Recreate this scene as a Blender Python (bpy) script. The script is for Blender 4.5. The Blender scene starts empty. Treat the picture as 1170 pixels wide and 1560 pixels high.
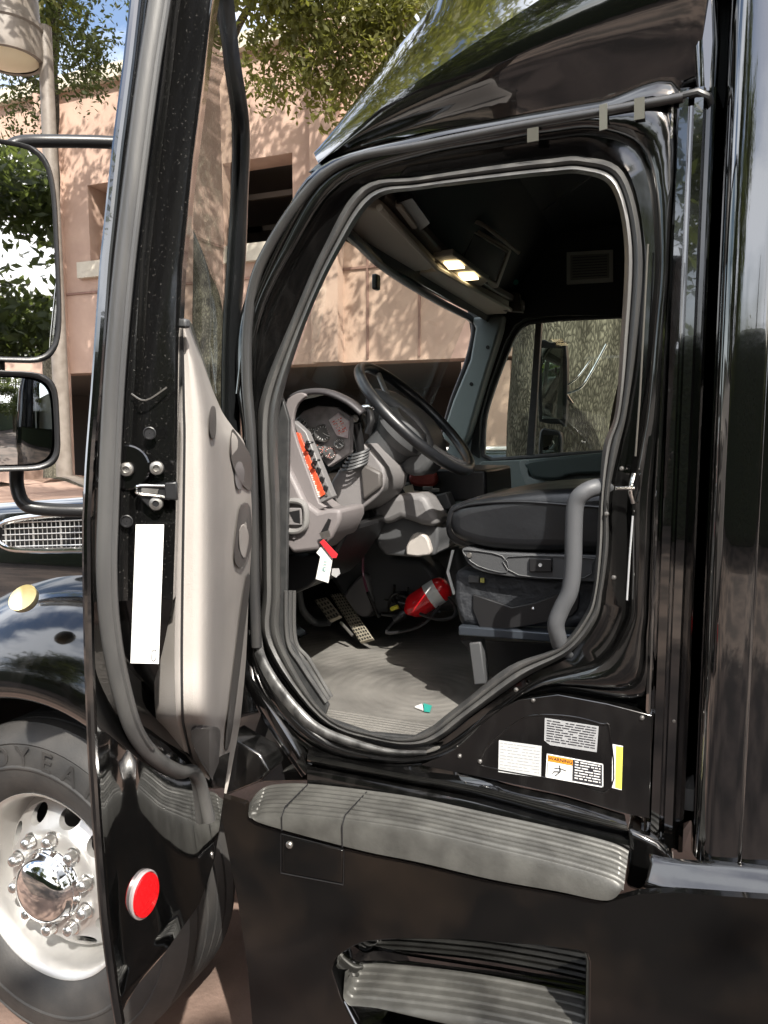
import bpy, bmesh, math, random
import numpy as np
from mathutils import Vector, Matrix, geometry
R = math.radians
random.seed(7); rng = np.random.default_rng(7)
scene = bpy.context.scene
col = scene.collection
# ------------------------------------------------------------------ camera
CAM = Vector((0, -1.7, 1.8)); YAW, PITCH, F = R(22), R(6), 1130.0
cd = bpy.data.cameras.new('camera'); cam = bpy.data.objects.new('camera', cd); col.objects.link(cam)
cam.location = CAM; cam.rotation_euler = (R(90) - PITCH, 0, YAW)
cd.sensor_fit = 'VERTICAL'; cd.sensor_height = 24; cd.lens = 24 * F / 1560; cd.clip_start = .02; cd.clip_end = 500
scene.camera = cam
# ------------------------------------------------------------------ light
SUN = Vector((.46, -.54, .72)).normalized()
w = bpy.data.worlds.new('World'); scene.world = w; w.use_nodes = True
nt = w.node_tree; bg = nt.nodes['Background']; sky = nt.nodes.new('ShaderNodeTexSky')
sky.sky_type = 'NISHITA'; sky.sun_disc = False
sky.sun_elevation = math.asin(SUN.z); sky.sun_rotation = math.atan2(SUN.x, SUN.y)
sky.air_density = 1.0; sky.dust_density = 4.5; sky.ozone_density = 1.0
tcw = nt.nodes.new('ShaderNodeTexCoord'); mpw = nt.nodes.new('ShaderNodeMapping'); mpw.inputs['Scale'].default_value = (2.2, 2.2, 4.5); mpw.inputs['Location'].default_value = (.3, .7, .1)
nzw = nt.nodes.new('ShaderNodeTexNoise'); nzw.inputs['Scale'].default_value = 1.3; nzw.inputs['Detail'].default_value = 8; nzw.inputs['Roughness'].default_value = .55
rmw = nt.nodes.new('ShaderNodeMapRange'); rmw.inputs['From Min'].default_value = .44; rmw.inputs['From Max'].default_value = .58
mxw = nt.nodes.new('ShaderNodeMix'); mxw.data_type = 'RGBA'; mxw.inputs[7].default_value = (8.0, 8.3, 8.9, 1)
nt.links.new(tcw.outputs['Generated'], mpw.inputs[0]); nt.links.new(mpw.outputs[0], nzw.inputs['Vector']); nt.links.new(nzw.outputs['Fac'], rmw.inputs['Value'])
nt.links.new(rmw.outputs[0], mxw.inputs[0]); nt.links.new(sky.outputs[0], mxw.inputs[6]); nt.links.new(mxw.outputs[2], bg.inputs[0]); bg.inputs[1].default_value = .15
sl = bpy.data.lights.new('sun', 'SUN'); so = bpy.data.objects.new('sun', sl); col.objects.link(so)
sl.energy = 4.6; sl.angle = R(.5); sl.color = (1, .95, .87); so.rotation_euler = SUN.to_track_quat('Z', 'Y').to_euler()
scene.view_settings.view_transform = 'Standard'; scene.view_settings.look = 'None'
scene.view_settings.exposure = 0.9; scene.view_settings.gamma = 1
scene.cycles.max_bounces = 10; scene.cycles.transparent_max_bounces = 16; scene.cycles.sample_clamp_indirect = 8
scene.cycles.caustics_reflective = False; scene.cycles.caustics_refractive = False
# ------------------------------------------------------------------ helpers: rays to real planes
Rv = Vector((math.cos(YAW), math.sin(YAW), 0))
Fv = Vector((-math.sin(YAW) * math.cos(PITCH), math.cos(YAW) * math.cos(PITCH), -math.sin(PITCH)))
Uv = Rv.cross(Fv)
def ray(px, py): return Fv + Rv * ((px - 585) / F) - Uv * ((py - 780) / F)
def V(px, py, Y):
    d = ray(px, py); return CAM + d * ((Y - CAM.y) / d.y)
def VZ(px, py, Z):
    d = ray(px, py); return CAM + d * ((Z - CAM.z) / d.z)
def VX(px, py, X):
    d = ray(px, py); return CAM + d * ((X - CAM.x) / d.x)
def VT(px, py, t): return CAM + ray(px, py) * t
HB = R(30); H = Vector((-1.28, .0, 0)); DD = Vector((math.sin(HB), -math.cos(HB), 0)); DN = Vector((-math.cos(HB), -math.sin(HB), 0)); W = 1.10
def DS(px, py, s):       # point where the sight line meets the plane across the door at s metres from its hinge
    d = ray(px, py); return CAM + d * ((s - (CAM - H).dot(DD)) / d.dot(DD))
def DL(s, t, z): return H + DD * s + DN * t + Vector((0, 0, z))
def toD(p): q = p - H; return (q.dot(DD), q.dot(DN), p.z)
def crs(pts, n=6, closed=False):
    P = [Vector(p) for p in pts]; N = len(P); out = []
    for i in range(N if closed else N - 1):
        if closed: a, b, c, d = P[i-1], P[i], P[(i+1) % N], P[(i+2) % N]
        else: a, b, c, d = P[max(i-1, 0)], P[i], P[i+1], P[min(i+2, N-1)]
        for k in range(n):
            t = k / n
            out.append(.5 * ((2*b) + (c-a)*t + (2*a-5*b+4*c-d)*t*t + (3*b-3*c+d-a)*t**3))
    if not closed: out.append(P[-1])
    return out
def crs2(pts, n=6, closed=False): return [(p.x, p.y) for p in crs([(x, y, 0) for x, y in pts], n, closed)]
# ------------------------------------------------------------------ helpers: materials
MATS = {}
def mat(name, c=(.5, .5, .5), rough=.5, metal=0, coat=0, coat_rough=.03, emit=None, estr=1, noise=0, nscale=20, nc=None, bump=0, bscale=200, spec=.5, rvar=0, trans=0, alpha=1, stretch=None, bdist=.002, ramp=(.35, .7), ior=1.5):
    m = bpy.data.materials.new(name); m.use_nodes = True; MATS[name] = m
    t = m.node_tree; b = t.nodes['Principled BSDF']
    if isinstance(c, (int, float)): c = (c, c, c)
    b.inputs['Base Color'].default_value = (*c, 1); b.inputs['Roughness'].default_value = rough
    b.inputs['IOR'].default_value = ior; b.inputs['Coat IOR'].default_value = ior
    b.inputs['Metallic'].default_value = metal; b.inputs['Coat Weight'].default_value = coat
    b.inputs['Coat Roughness'].default_value = coat_rough; b.inputs['Specular IOR Level'].default_value = spec
    b.inputs['Transmission Weight'].default_value = trans; b.inputs['Alpha'].default_value = alpha
    if emit: b.inputs['Emission Color'].default_value = (*emit, 1); b.inputs['Emission Strength'].default_value = estr
    tc = t.nodes.new('ShaderNodeTexCoord'); src = tc.outputs['Object']
    if stretch:
        mp = t.nodes.new('ShaderNodeMapping'); mp.inputs['Scale'].default_value = stretch; t.links.new(src, mp.inputs[0]); src = mp.outputs[0]
    if noise or rvar:
        n = t.nodes.new('ShaderNodeTexNoise'); n.inputs['Scale'].default_value = nscale; n.inputs['Detail'].default_value = 6
        t.links.new(src, n.inputs['Vector'])
        rp = t.nodes.new('ShaderNodeMapRange'); rp.inputs['From Min'].default_value = ramp[0]; rp.inputs['From Max'].default_value = ramp[1]
        t.links.new(n.outputs['Fac'], rp.inputs['Value'])
        if noise:
            mx = t.nodes.new('ShaderNodeMix'); mx.data_type = 'RGBA'
            mx.inputs[6].default_value = (*c, 1); mx.inputs[7].default_value = (*(nc or tuple(x * .5 for x in c)), 1)
            ml = t.nodes.new('ShaderNodeMath'); ml.operation = 'MULTIPLY'; ml.inputs[1].default_value = noise
            t.links.new(rp.outputs[0], ml.inputs[0]); t.links.new(ml.outputs[0], mx.inputs[0]); t.links.new(mx.outputs[2], b.inputs['Base Color'])
        if rvar:
            m2 = t.nodes.new('ShaderNodeMapRange'); m2.inputs['To Min'].default_value = rough; m2.inputs['To Max'].default_value = rough + rvar
            t.links.new(rp.outputs[0], m2.inputs['Value']); t.links.new(m2.outputs[0], b.inputs['Roughness'])
    if bump:
        n = t.nodes.new('ShaderNodeTexNoise'); n.inputs['Scale'].default_value = bscale; n.inputs['Detail'].default_value = 4
        t.links.new(src, n.inputs['Vector'])
        bp = t.nodes.new('ShaderNodeBump'); bp.inputs['Strength'].default_value = bump; bp.inputs['Distance'].default_value = bdist
        t.links.new(n.outputs['Fac'], bp.inputs['Height']); t.links.new(bp.outputs[0], b.inputs['Normal'])
    return m
PAINT = mat('black_paint', .002, .07, coat=1, coat_rough=.01, noise=.4, nscale=70, nc=(.010, .0095, .009), rvar=.08, bump=.06, bscale=7, bdist=.01, ramp=(.6, .9), ior=2.0)
PAINTD = mat('dusty_black_paint', .003, .12, coat=1, coat_rough=.05, noise=.7, nscale=26, nc=(.014, .0135, .013), rvar=.12, bump=.12, bscale=40, ramp=(.5, .8), stretch=(1, 1, .35), ior=1.62)
LATCHM = mat('speckled_black_paint', .005, .16, coat=.9, coat_rough=.08, noise=.9, nscale=330, nc=(.12, .115, .105), rvar=.15, bump=.12, bscale=40, ramp=(.62, .85), ior=1.5)
SKIRT = mat('scuffed_panel_painted_sheen', .004, .11, spec=.35, coat=.45, coat_rough=.08, noise=.8, nscale=3.2, nc=(.030, .021, .015), rvar=.15, bump=.22, bscale=5, bdist=.010, ramp=(.5, .85), ior=1.5)  # brown mottling carries scuffs, dust and a painted-in ground reflection
RUB = mat('grey_rubber', (.06, .06, .06), .30, noise=.6, nscale=25, nc=(.13, .127, .118), bump=.1, bscale=300, stretch=(1, 1, .1), rvar=.2, ior=1.65)
RUBD = mat('dark_rubber', (.035, .036, .037), .4, noise=.4, nscale=40, nc=(.08, .08, .078))
TREADM = mat('step_aluminium', (.115, .114, .105), .42, metal=.3, noise=.9, nscale=14, nc=(.055, .054, .05), bump=.25, bscale=140)
BEIGE = mat('beige_trim', (.42, .39, .36), .5, bump=.3, bscale=500, noise=.5, nscale=7, nc=(.33, .305, .28))
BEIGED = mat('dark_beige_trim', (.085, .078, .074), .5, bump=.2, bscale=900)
GREY = mat('grey_plastic', (.20, .19, .19), .5, bump=.25, bscale=700)
GREYD = mat('charcoal_plastic', (.07, .072, .075), .45, bump=.25, bscale=700)
GREENG = mat('grey_green_plastic', (.20, .235, .225), .5, bump=.2, bscale=500)
BLACKI = mat('black_lining', (.032, .036, .035), .8, bump=.3, bscale=400)
BLACKP = mat('black_plastic', (.015, .015, .016), .35, bump=.1, bscale=400)
VINYL = mat('black_vinyl', (.010, .011, .013), .28, bump=.35, bscale=16, bdist=.006, rvar=.12, nscale=12, ior=1.6)
CHROME = mat('chrome', (.85, .85, .84), .07, metal=1, bump=.05, bscale=20)
ALU = mat('polished_aluminium', (.70, .69, .67), .36, metal=.8, noise=.3, nscale=14, nc=(.5, .48, .44), rvar=.15)
STEEL = mat('worn_steel', (.45, .44, .42), .35, metal=.9, noise=.5, nscale=60, nc=(.2, .18, .15))
TYRE = mat('tyre_rubber', (.028, .028, .028), .6, noise=.6, nscale=9, nc=(.065, .06, .055), bump=.3, bscale=120)
MIRROR = mat('mirror_glass', (.9, .92, .93), .01, metal=1)
WHITE = mat('white_label', (.85, .85, .83), .4)
SILV = mat('silver_label', (.5, .51, .52), .35, metal=.3)
INK = mat('label_ink', (.03, .03, .035), .5)
ORANGE = mat('orange_ink', (.85, .32, .03), .4)
YELLOW = mat('yellow_label', (.80, .78, .12), .4)
RED = mat('red_paint', (.80, .012, .02), .25, coat=.5)
REFL = mat('red_reflector', (.72, .008, .012), .2, coat=1, noise=.5, nscale=260, nc=(.4, .004, .006), bump=.5, bscale=260)
REDT = mat('red_fabric', (.6, .02, .03), .7)
AMBER = mat('pale_amber_lens', (.88, .80, .52), .45, coat=.4, spec=.3)
REDSTRIP = mat('red_orange_panel', (.75, .10, .035), .4, noise=.7, nscale=160, nc=(.3, .03, .02))
GLASS = None
def glassmat(name, tint, gl=.12, base_r=0.0):
    m = bpy.data.materials.new(name); m.use_nodes = True; t = m.node_tree; t.nodes.clear()
    o = t.nodes.new('ShaderNodeOutputMaterial'); tr = t.nodes.new('ShaderNodeBsdfTransparent'); g = t.nodes.new('ShaderNodeBsdfGlossy')
    tr.inputs[0].default_value = (*tint, 1); g.inputs['Roughness'].default_value = .0
    fr = t.nodes.new('ShaderNodeLayerWeight'); fr.inputs['Blend'].default_value = .5
    pw = t.nodes.new('ShaderNodeMath'); pw.operation = 'POWER'; pw.inputs[1].default_value = 4.5; t.links.new(fr.outputs['Facing'], pw.inputs[0])
    ma = t.nodes.new('ShaderNodeMath'); ma.operation = 'MULTIPLY_ADD'; ma.inputs[1].default_value = gl; ma.inputs[2].default_value = base_r; t.links.new(pw.outputs[0], ma.inputs[0])
    mx = t.nodes.new('ShaderNodeMixShader'); t.links.new(ma.outputs[0], mx.inputs[0]); t.links.new(tr.outputs[0], mx.inputs[1]); t.links.new(g.outputs[0], mx.inputs[2])
    t.links.new(mx.outputs[0], o.inputs[0]); return m
GLASS = glassmat('window_glass', (.86, .90, .86), .5, .03)
GLASSD = glassmat('dusty_door_glass', (.80, .84, .80), .7, .10)
# ------------------------------------------------------------------ helpers: objects
def tag(o, label=None, cat=None, group=None, kind=None):
    for k, v in (('label', label), ('category', cat), ('group', group), ('kind', kind)):
        if v: o[k] = v
    return o
def mk(name, verts, faces, m, parent=None, smooth=True, sharp=35, bevel=0, bseg=2, subsurf=0, solid=0, sol_off=-1):
    me = bpy.data.meshes.new(name); me.from_pydata([tuple(v) for v in verts], [], [tuple(f) for f in faces]); me.validate()
    bm = bmesh.new(); bm.from_mesh(me); bmesh.ops.remove_doubles(bm, verts=bm.verts, dist=1e-6)
    if not solid: bmesh.ops.recalc_face_normals(bm, faces=bm.faces)
    bm.to_mesh(me); bm.free()
    if smooth:
        for p in me.polygons: p.use_smooth = True
        if sharp: me.set_sharp_from_angle(angle=R(sharp))
    me.materials.append(m)
    o = bpy.data.objects.new(name, me); col.objects.link(o)
    if parent:
        o.parent = parent
        if parent.type == 'EMPTY': o.location = -parent.location
    if solid:
        md = o.modifiers.new('s', 'SOLIDIFY'); md.thickness = solid; md.offset = sol_off
    if bevel:
        md = o.modifiers.new('b', 'BEVEL'); md.width = bevel; md.segments = bseg; md.limit_method = 'ANGLE'; md.angle_limit = R(40)
    if subsurf:
        md = o.modifiers.new('u', 'SUBSURF'); md.levels = subsurf; md.render_levels = subsurf
    return o
def empty(name, loc, parent=None):
    o = bpy.data.objects.new(name, None); col.objects.link(o); o.location = loc; o.empty_display_size = .1
    if parent: o.parent = parent; o.location = Vector(loc) - parent.location if parent.type == 'EMPTY' else loc
    return o
class MB:
    def __init__(s): s.v = []; s.f = []
    def add(s, v, f):
        n = len(s.v); s.v += [Vector(x) for x in v]; s.f += [tuple(i + n for i in q) for q in f]; return s
    def grid(s, rows, cu=False, cv=False):
        nr, nc = len(rows), len(rows[0]); v = [p for r in rows for p in r]; f = []
        for i in range(nr if cu else nr - 1):
            for j in range(nc if cv else nc - 1):
                a = i * nc + j; b = i * nc + (j + 1) % nc; i2 = (i + 1) % nr
                f.append((a, b, i2 * nc + (j + 1) % nc, i2 * nc + j))
        return s.add(v, f)
    def tube(s, path, r, n=12, closed=False, flat=1, up=None, caps=True):
        P = [Vector(p) for p in path]; N = len(P); rows = []
        nrm = None
        for i in range(N):
            t = (P[(i+1) % N] - P[i-1]) if closed else (P[min(i+1, N-1)] - P[max(i-1, 0)])
            t = t.normalized() if t.length > 1e-9 else Vector((0, 0, 1))
            if up is not None: a = Vector(up)
            elif nrm is not None: a = nrm
            else: a = Vector((0, 1, 0)) if abs(t.y) < .9 else Vector((1, 0, 0))
            a = (a - t * a.dot(t)); a = a.normalized() if a.length > 1e-6 else Vector((1, 0, 0))
            nrm = a; b = t.cross(a); rr = r[i] if isinstance(r, (list, tuple)) else r
            rows.append([P[i] + (a * math.cos(q) * flat + b * math.sin(q)) * rr for q in [2 * math.pi * k / n for k in range(n)]])
        base = len(s.v); s.grid(rows, cu=closed, cv=True)
        if not closed and caps:
            s.f.append(tuple(base + k for k in range(n))); s.f.append(tuple(base + (N-1) * n + k for k in range(n)))
        return s
    def box(s, c, size, ax=None):
        ax = ax or (Vector((1, 0, 0)), Vector((0, 1, 0)), Vector((0, 0, 1))); c = Vector(c)
        v = [c + ax[0] * (i * size[0] / 2) + ax[1] * (j * size[1] / 2) + ax[2] * (k * size[2] / 2) for i in (-1, 1) for j in (-1, 1) for k in (-1, 1)]
        return s.add(v, [(0, 1, 3, 2), (4, 6, 7, 5), (0, 4, 5, 1), (2, 3, 7, 6), (0, 2, 6, 4), (1, 5, 7, 3)])
    def lathe(s, prof, o, ax, n=48, caps=False):      # prof: (radius, along axis)
        ax = Vector(ax).normalized(); a = ax.orthogonal().normalized(); b = ax.cross(a); o = Vector(o)
        rows = [[o + ax * h + (a * math.cos(2*math.pi*k/n) + b * math.sin(2*math.pi*k/n)) * r for k in range(n)] for r, h in prof]
        base = len(s.v); s.grid(rows, cv=True)
        if caps:
            s.f.append(tuple(base + k for k in range(n))); s.f.append(tuple(base + (len(prof)-1)*n + k for k in range(n)))
        return s
    def slab(s, pts3, off, holes=()):                  # 3-D outline (+holes) extruded by vector off
        off = Vector(off); loops = [[Vector(p) for p in pts3]] + [[Vector(p) for p in h] for h in holes]
        flat = [p for l in loops for p in l]; n = len(flat); f = []
        if holes:
            tr = geometry.tessellate_polygon(loops)
            f += [tuple(t) for t in tr] + [tuple(i + n for i in reversed(t)) for t in tr]
        else:
            f += [tuple(range(n)), tuple(n + i for i in reversed(range(n)))]
        k = 0
        for l in loops:
            m = len(l)
            for i in range(m): f.append((k + i, k + (i+1) % m, n + k + (i+1) % m, n + k + i))
            k += m
        return s.add(flat + [p + off for p in flat], f)
    def mk(s, name, m, parent=None, **k): return mk(name, s.v, s.f, m, parent, **k)
def slabY(name, pts, Y0, Y1, m, parent, holes=(), smooth_n=0, bevel=.004, **k):
    if smooth_n: pts = crs2(pts, smooth_n, True)
    P = [V(x, y, Y0) for x, y in pts]; Hs = [[V(x, y, Y0) for x, y in h] for h in holes]
    return MB().slab(P, (0, Y1 - Y0, 0), Hs).mk(name, m, parent, bevel=bevel, **k)
def text(name, s, size, m, parent, M, depth=.0006, font=None, bold=0):
    c = bpy.data.curves.new('t', 'FONT'); c.body = s; c.size = size; c.extrude = depth; c.align_x = 'CENTER'; c.align_y = 'CENTER'; c.offset = bold; c.resolution_u = 3
    t = bpy.data.objects.new('t', c); col.objects.link(t); bpy.context.view_layer.update()
    me = bpy.data.meshes.new_from_object(t.evaluated_get(bpy.context.evaluated_depsgraph_get())); bpy.data.objects.remove(t)
    vs = [v.co.copy() for v in me.vertices]; fs = [tuple(p.vertices) for p in me.polygons]; bpy.data.meshes.remove(me)
    vs = [M(v) if callable(M) else M @ v for v in vs]
    return mk(name, vs, fs, m, parent, smooth=False)

# ================================================================== SETTING
def structure(o): o['kind'] = 'structure'; return o
gm = mat('brown_paving_painted_dapple', (.25, .17, .135), .8, noise=1, nscale=2.2, nc=(.085, .058, .045), bump=.4, bscale=60, bdist=.01)  # dark mottling paints dappled tree shade into the paving
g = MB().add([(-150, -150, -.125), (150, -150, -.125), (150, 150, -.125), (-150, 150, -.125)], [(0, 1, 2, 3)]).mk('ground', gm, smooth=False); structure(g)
sw = MB().box((-6, 6.2, -.05), (60, 5.0, .15)).mk('sidewalk', mat('pale_concrete', (.40, .36, .32), .8, noise=.5, nscale=5, bump=.3, bscale=80), smooth=False, bevel=.02); structure(sw)
structure(MB().box((-6, 9.0, .05), (58, .9, .08)).mk('planting_bed', mat('bark_mulch', (.10, .06, .04), .9, noise=.8, nscale=40, bump=1, bscale=60, bdist=.02), smooth=False))

# ---- parking garage
STU = mat('pink_stucco', (.53, .375, .295), .88, noise=.8, nscale=2.2, nc=(.42, .285, .225), bump=.8, bscale=120, bdist=.004)
SOF = mat('terracotta_soffit', (.45, .2, .11), .85)
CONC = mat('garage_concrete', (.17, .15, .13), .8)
LEDGE = mat('cream_ledge', (.62, .57, .47), .8, noise=.3, nscale=4)
bl = empty('parking_garage', (-8, 10, 0))
tag(bl, 'pink stucco parking garage with dark open bays rising behind the black truck', 'building')
YB = 10.0
xa = lambda px, py=300: V(px, py, YB).x
za = lambda px, py: V(px, py, YB).z
X0, X1 = -30.0, 10.0
zlow = za(585, 550); zled = za(410, 368); ztopo = za(410, 238); ztop = 8.6
bays = [(-29, -26), (-25, -22), (-21, -17.8), (xa(130), xa(195)), (xa(340), xa(446)), (xa(446) + 6.2, xa(446) + 8.7)]
bays[3] = (xa(134), xa(215))
hol = [[(a, zled), (b, zled), (b, ztopo), (a, ztopo)] for a, b in bays]
out = [(X0, zlow), (X1, zlow), (X1, ztop), (X0, ztop)]
MB().slab([(x, YB, z) for x, z in out], (0, .5, 0), [[(x, YB, z) for x, z in h] for h in hol]).mk('wall', STU, bl, smooth=False)
for x in np.arange(-29, 10, 5.2): MB().box((x, YB + .35, zlow / 2 - .06), (.8, .6, zlow)).mk('column', STU, bl, smooth=False)
MB().box(((X0+X1)/2, YB + 4.5, zlow + .35), (X1 - X0, 8, .5)).mk('deck', CONC, bl, smooth=False)
MB().box(((X0+X1)/2, YB + 4.6, ztopo + .5), (X1 - X0, 8, .4)).mk('upper_deck', CONC, bl, smooth=False)
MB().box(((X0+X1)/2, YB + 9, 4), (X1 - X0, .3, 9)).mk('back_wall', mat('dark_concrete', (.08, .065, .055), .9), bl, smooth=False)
for a, b in bays:
    MB().box(((a+b)/2, YB - .03, zled - .17), (b - a + .5, .16, .30)).mk('ledge', LEDGE, bl, smooth=False)
    mb = MB()
    for k in range(3): mb.box(((a+b)/2, YB + 1 + .9 * k, ztopo - .3 - .32 * k), (b - a + 3, .08, .10))
    mb.mk('cable_rail', CONC, bl, smooth=False)
MB().box(((X0+X1)/2, YB - .015, zlow + 1.55), (X1 - X0, .03, .04)).mk('wall_joint', mat('joint_dark_brown', (.25, .15, .12), .9), bl, smooth=False)  # joints in a darker brown than the stucco
for xj in (xa(250), xa(560), xa(640), -16.0, -20.0): MB().box((xj, YB - .012, (zlow + ztop) / 2), (.035, .03, ztop - zlow - .1)).mk('wall_joint', MATS['joint_dark_brown'], bl, smooth=False)
MB().box(((X0+X1)/2, YB - .05, ztop - .1), (X1 - X0, .2, .25)).mk('coping', LEDGE, bl, smooth=False)
MB().box((xa(94) - .2, YB - .1, 4.2), (.45, .22, 8.4)).mk('pilaster', STU, bl, smooth=False)
MB().box((xa(470) + .4, YB - .12, (zlow+ztop)/2), (.5, .24, ztop - zlow)).mk('pilaster', STU, bl, smooth=False)

# ---- trees
BARK = mat('oak_bark', (.21, .195, .15), .95, noise=.8, nscale=6, nc=(.10, .092, .07), stretch=(1, 1, .34), bump=1, bscale=26, bdist=.06, ramp=(.42, .56), spec=.1)
_t = BARK.node_tree; _v = _t.nodes.new('ShaderNodeTexVoronoi'); _v.feature = 'DISTANCE_TO_EDGE'; _v.inputs['Scale'].default_value = 54
_mp = [n for n in _t.nodes if n.type == 'MAPPING'][0]; _w = _t.nodes.new('ShaderNodeTexNoise'); _w.inputs['Scale'].default_value = 12; _ad = _t.nodes.new('ShaderNodeVectorMath'); _ad.operation = 'MULTIPLY_ADD'; _ad.inputs[1].default_value = (.09, .09, .09)
_t.links.new(_mp.outputs[0], _w.inputs['Vector']); _t.links.new(_w.outputs['Color'], _ad.inputs[0]); _t.links.new(_mp.outputs[0], _ad.inputs[2]); _t.links.new(_ad.outputs[0], _v.inputs['Vector'])
_r = _t.nodes.new('ShaderNodeMapRange'); _r.inputs['From Max'].default_value = .34; _r.inputs['To Min'].default_value = .26; _t.links.new(_v.outputs['Distance'], _r.inputs['Value'])
_m = _t.nodes.new('ShaderNodeMix'); _m.data_type = 'RGBA'; _m.blend_type = 'MULTIPLY'; _m.inputs[0].default_value = 1
_b = _t.nodes['Principled BSDF']; _src = _b.inputs['Base Color'].links[0].from_socket; _t.links.new(_src, _m.inputs[6]); _t.links.new(_r.outputs[0], _m.inputs[7]); _t.links.new(_m.outputs[2], _b.inputs['Base Color'])
_bb = _t.nodes.new('ShaderNodeBump'); _bb.inputs['Distance'].default_value = .008; _bb.inputs['Strength'].default_value = .5; _t.links.new(_r.outputs[0], _bb.inputs['Height']); _t.links.new(_bb.outputs[0], _b.inputs['Normal'])
def leafmat(name, c1, c2):
    m = mat(name, c1, .5, noise=1, nscale=3.5, nc=c2, spec=.35); t = m.node_tree
    b = t.nodes['Principled BSDF']; o = t.nodes['Material Output']; tl = t.nodes.new('ShaderNodeBsdfTranslucent'); tl.inputs[0].default_value = (c1[0]*1.3, c1[1]*1.4, c1[2]*.7, 1)
    ms = t.nodes.new('ShaderNodeMixShader'); ms.inputs[0].default_value = .5
    t.links.new(b.outputs[0], ms.inputs[1]); t.links.new(tl.outputs[0], ms.inputs[2]); t.links.new(ms.outputs[0], o.inputs[0]); return m
LEAF1 = leafmat('olive_leaves', (.19, .185, .06), (.08, .09, .028))
LEAF2 = leafmat('green_leaves', (.095, .11, .05), (.045, .055, .025))
def leaves(clumps, n, size):
    """clumps: (x,y,z,rx,ry,rz); leaf-sized quads gathered on twig sprays inside each clump"""
    vol = np.array([c[3]*c[4]*c[5] for c in clumps]); pr = vol / vol.sum(); k = rng.choice(len(clumps), n, p=pr)
    C = np.array(clumps)[k]
    ns = max(8, n // 14); sk = rng.choice(len(clumps), ns, p=pr); S = np.array(clumps)[sk]
    d = rng.normal(size=(ns, 3)); d /= np.linalg.norm(d, axis=1)[:, None]; rr = rng.random(ns) ** .45
    sc = S[:, :3] + d * rr[:, None] * S[:, 3:6]
    idx = rng.integers(0, ns, n); tw = rng.normal(size=(ns, 3)); tw[:, 2] -= .6; tw /= np.linalg.norm(tw, axis=1)[:, None]
    along = (rng.random(n) - .5)[:, None] * size * 9
    p = sc[idx] + tw[idx] * along + rng.normal(size=(n, 3)) * size * 1.1
    a = rng.normal(size=(n, 3)); a /= np.linalg.norm(a, axis=1)[:, None]
    b = np.cross(a, rng.normal(size=(n, 3))); b /= np.linalg.norm(b, axis=1)[:, None]
    L = size * (.6 + .8 * rng.random(n))[:, None]; Wd = L * .42
    v = np.stack([p - a*L, p + b*Wd, p + a*L, p - b*Wd], 1).reshape(-1, 3)
    return v, n
def leafmesh(name, clumps, n, size, m, parent):
    v, n = leaves(clumps, n, size)
    me = bpy.data.meshes.new(name); me.vertices.add(4*n); me.vertices.foreach_set('co', v.astype(np.float32).ravel())
    me.loops.add(4*n); me.loops.foreach_set('vertex_index', np.arange(4*n, dtype=np.int32))
    me.polygons.add(n); me.polygons.foreach_set('loop_start', np.arange(0, 4*n, 4, dtype=np.int32))
    me.update(calc_edges=True); me.materials.append(m)
    o = bpy.data.objects.new(name, me); col.objects.link(o); o.parent = parent; o.location = -parent.location if parent.type == 'EMPTY' else (0, 0, 0); return o
def trunk(path, radii, parent, limbs=()):
    mb = MB(); pp = crs(path, 8); rr = np.interp(np.linspace(0, 1, len(pp)), np.linspace(0, 1, len(radii)), radii).tolist()
    mb.tube(pp, rr, 20)
    for i, v in enumerate(mb.v): mb.v[i] = v + Vector((math.sin(v.z*5 + v.x*9), math.cos(v.z*6+v.y*7), 0)) * .012
    for lp, lr in limbs:
        q = crs(lp, 6); mb.tube(q, np.interp(np.linspace(0, 1, len(q)), [0, 1], lr).tolist(), 8)
    return mb.mk('trunk', BARK, parent)
def tree(name, label, base, clumps, n, size, leafm, path, radii, limbs=(), group=None):
    r = empty(name, base); tag(r, label, 'tree', group)
    trunk(path, radii, r, limbs); leafmesh('crown', clumps, n, size, leafm, r); return r
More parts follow.
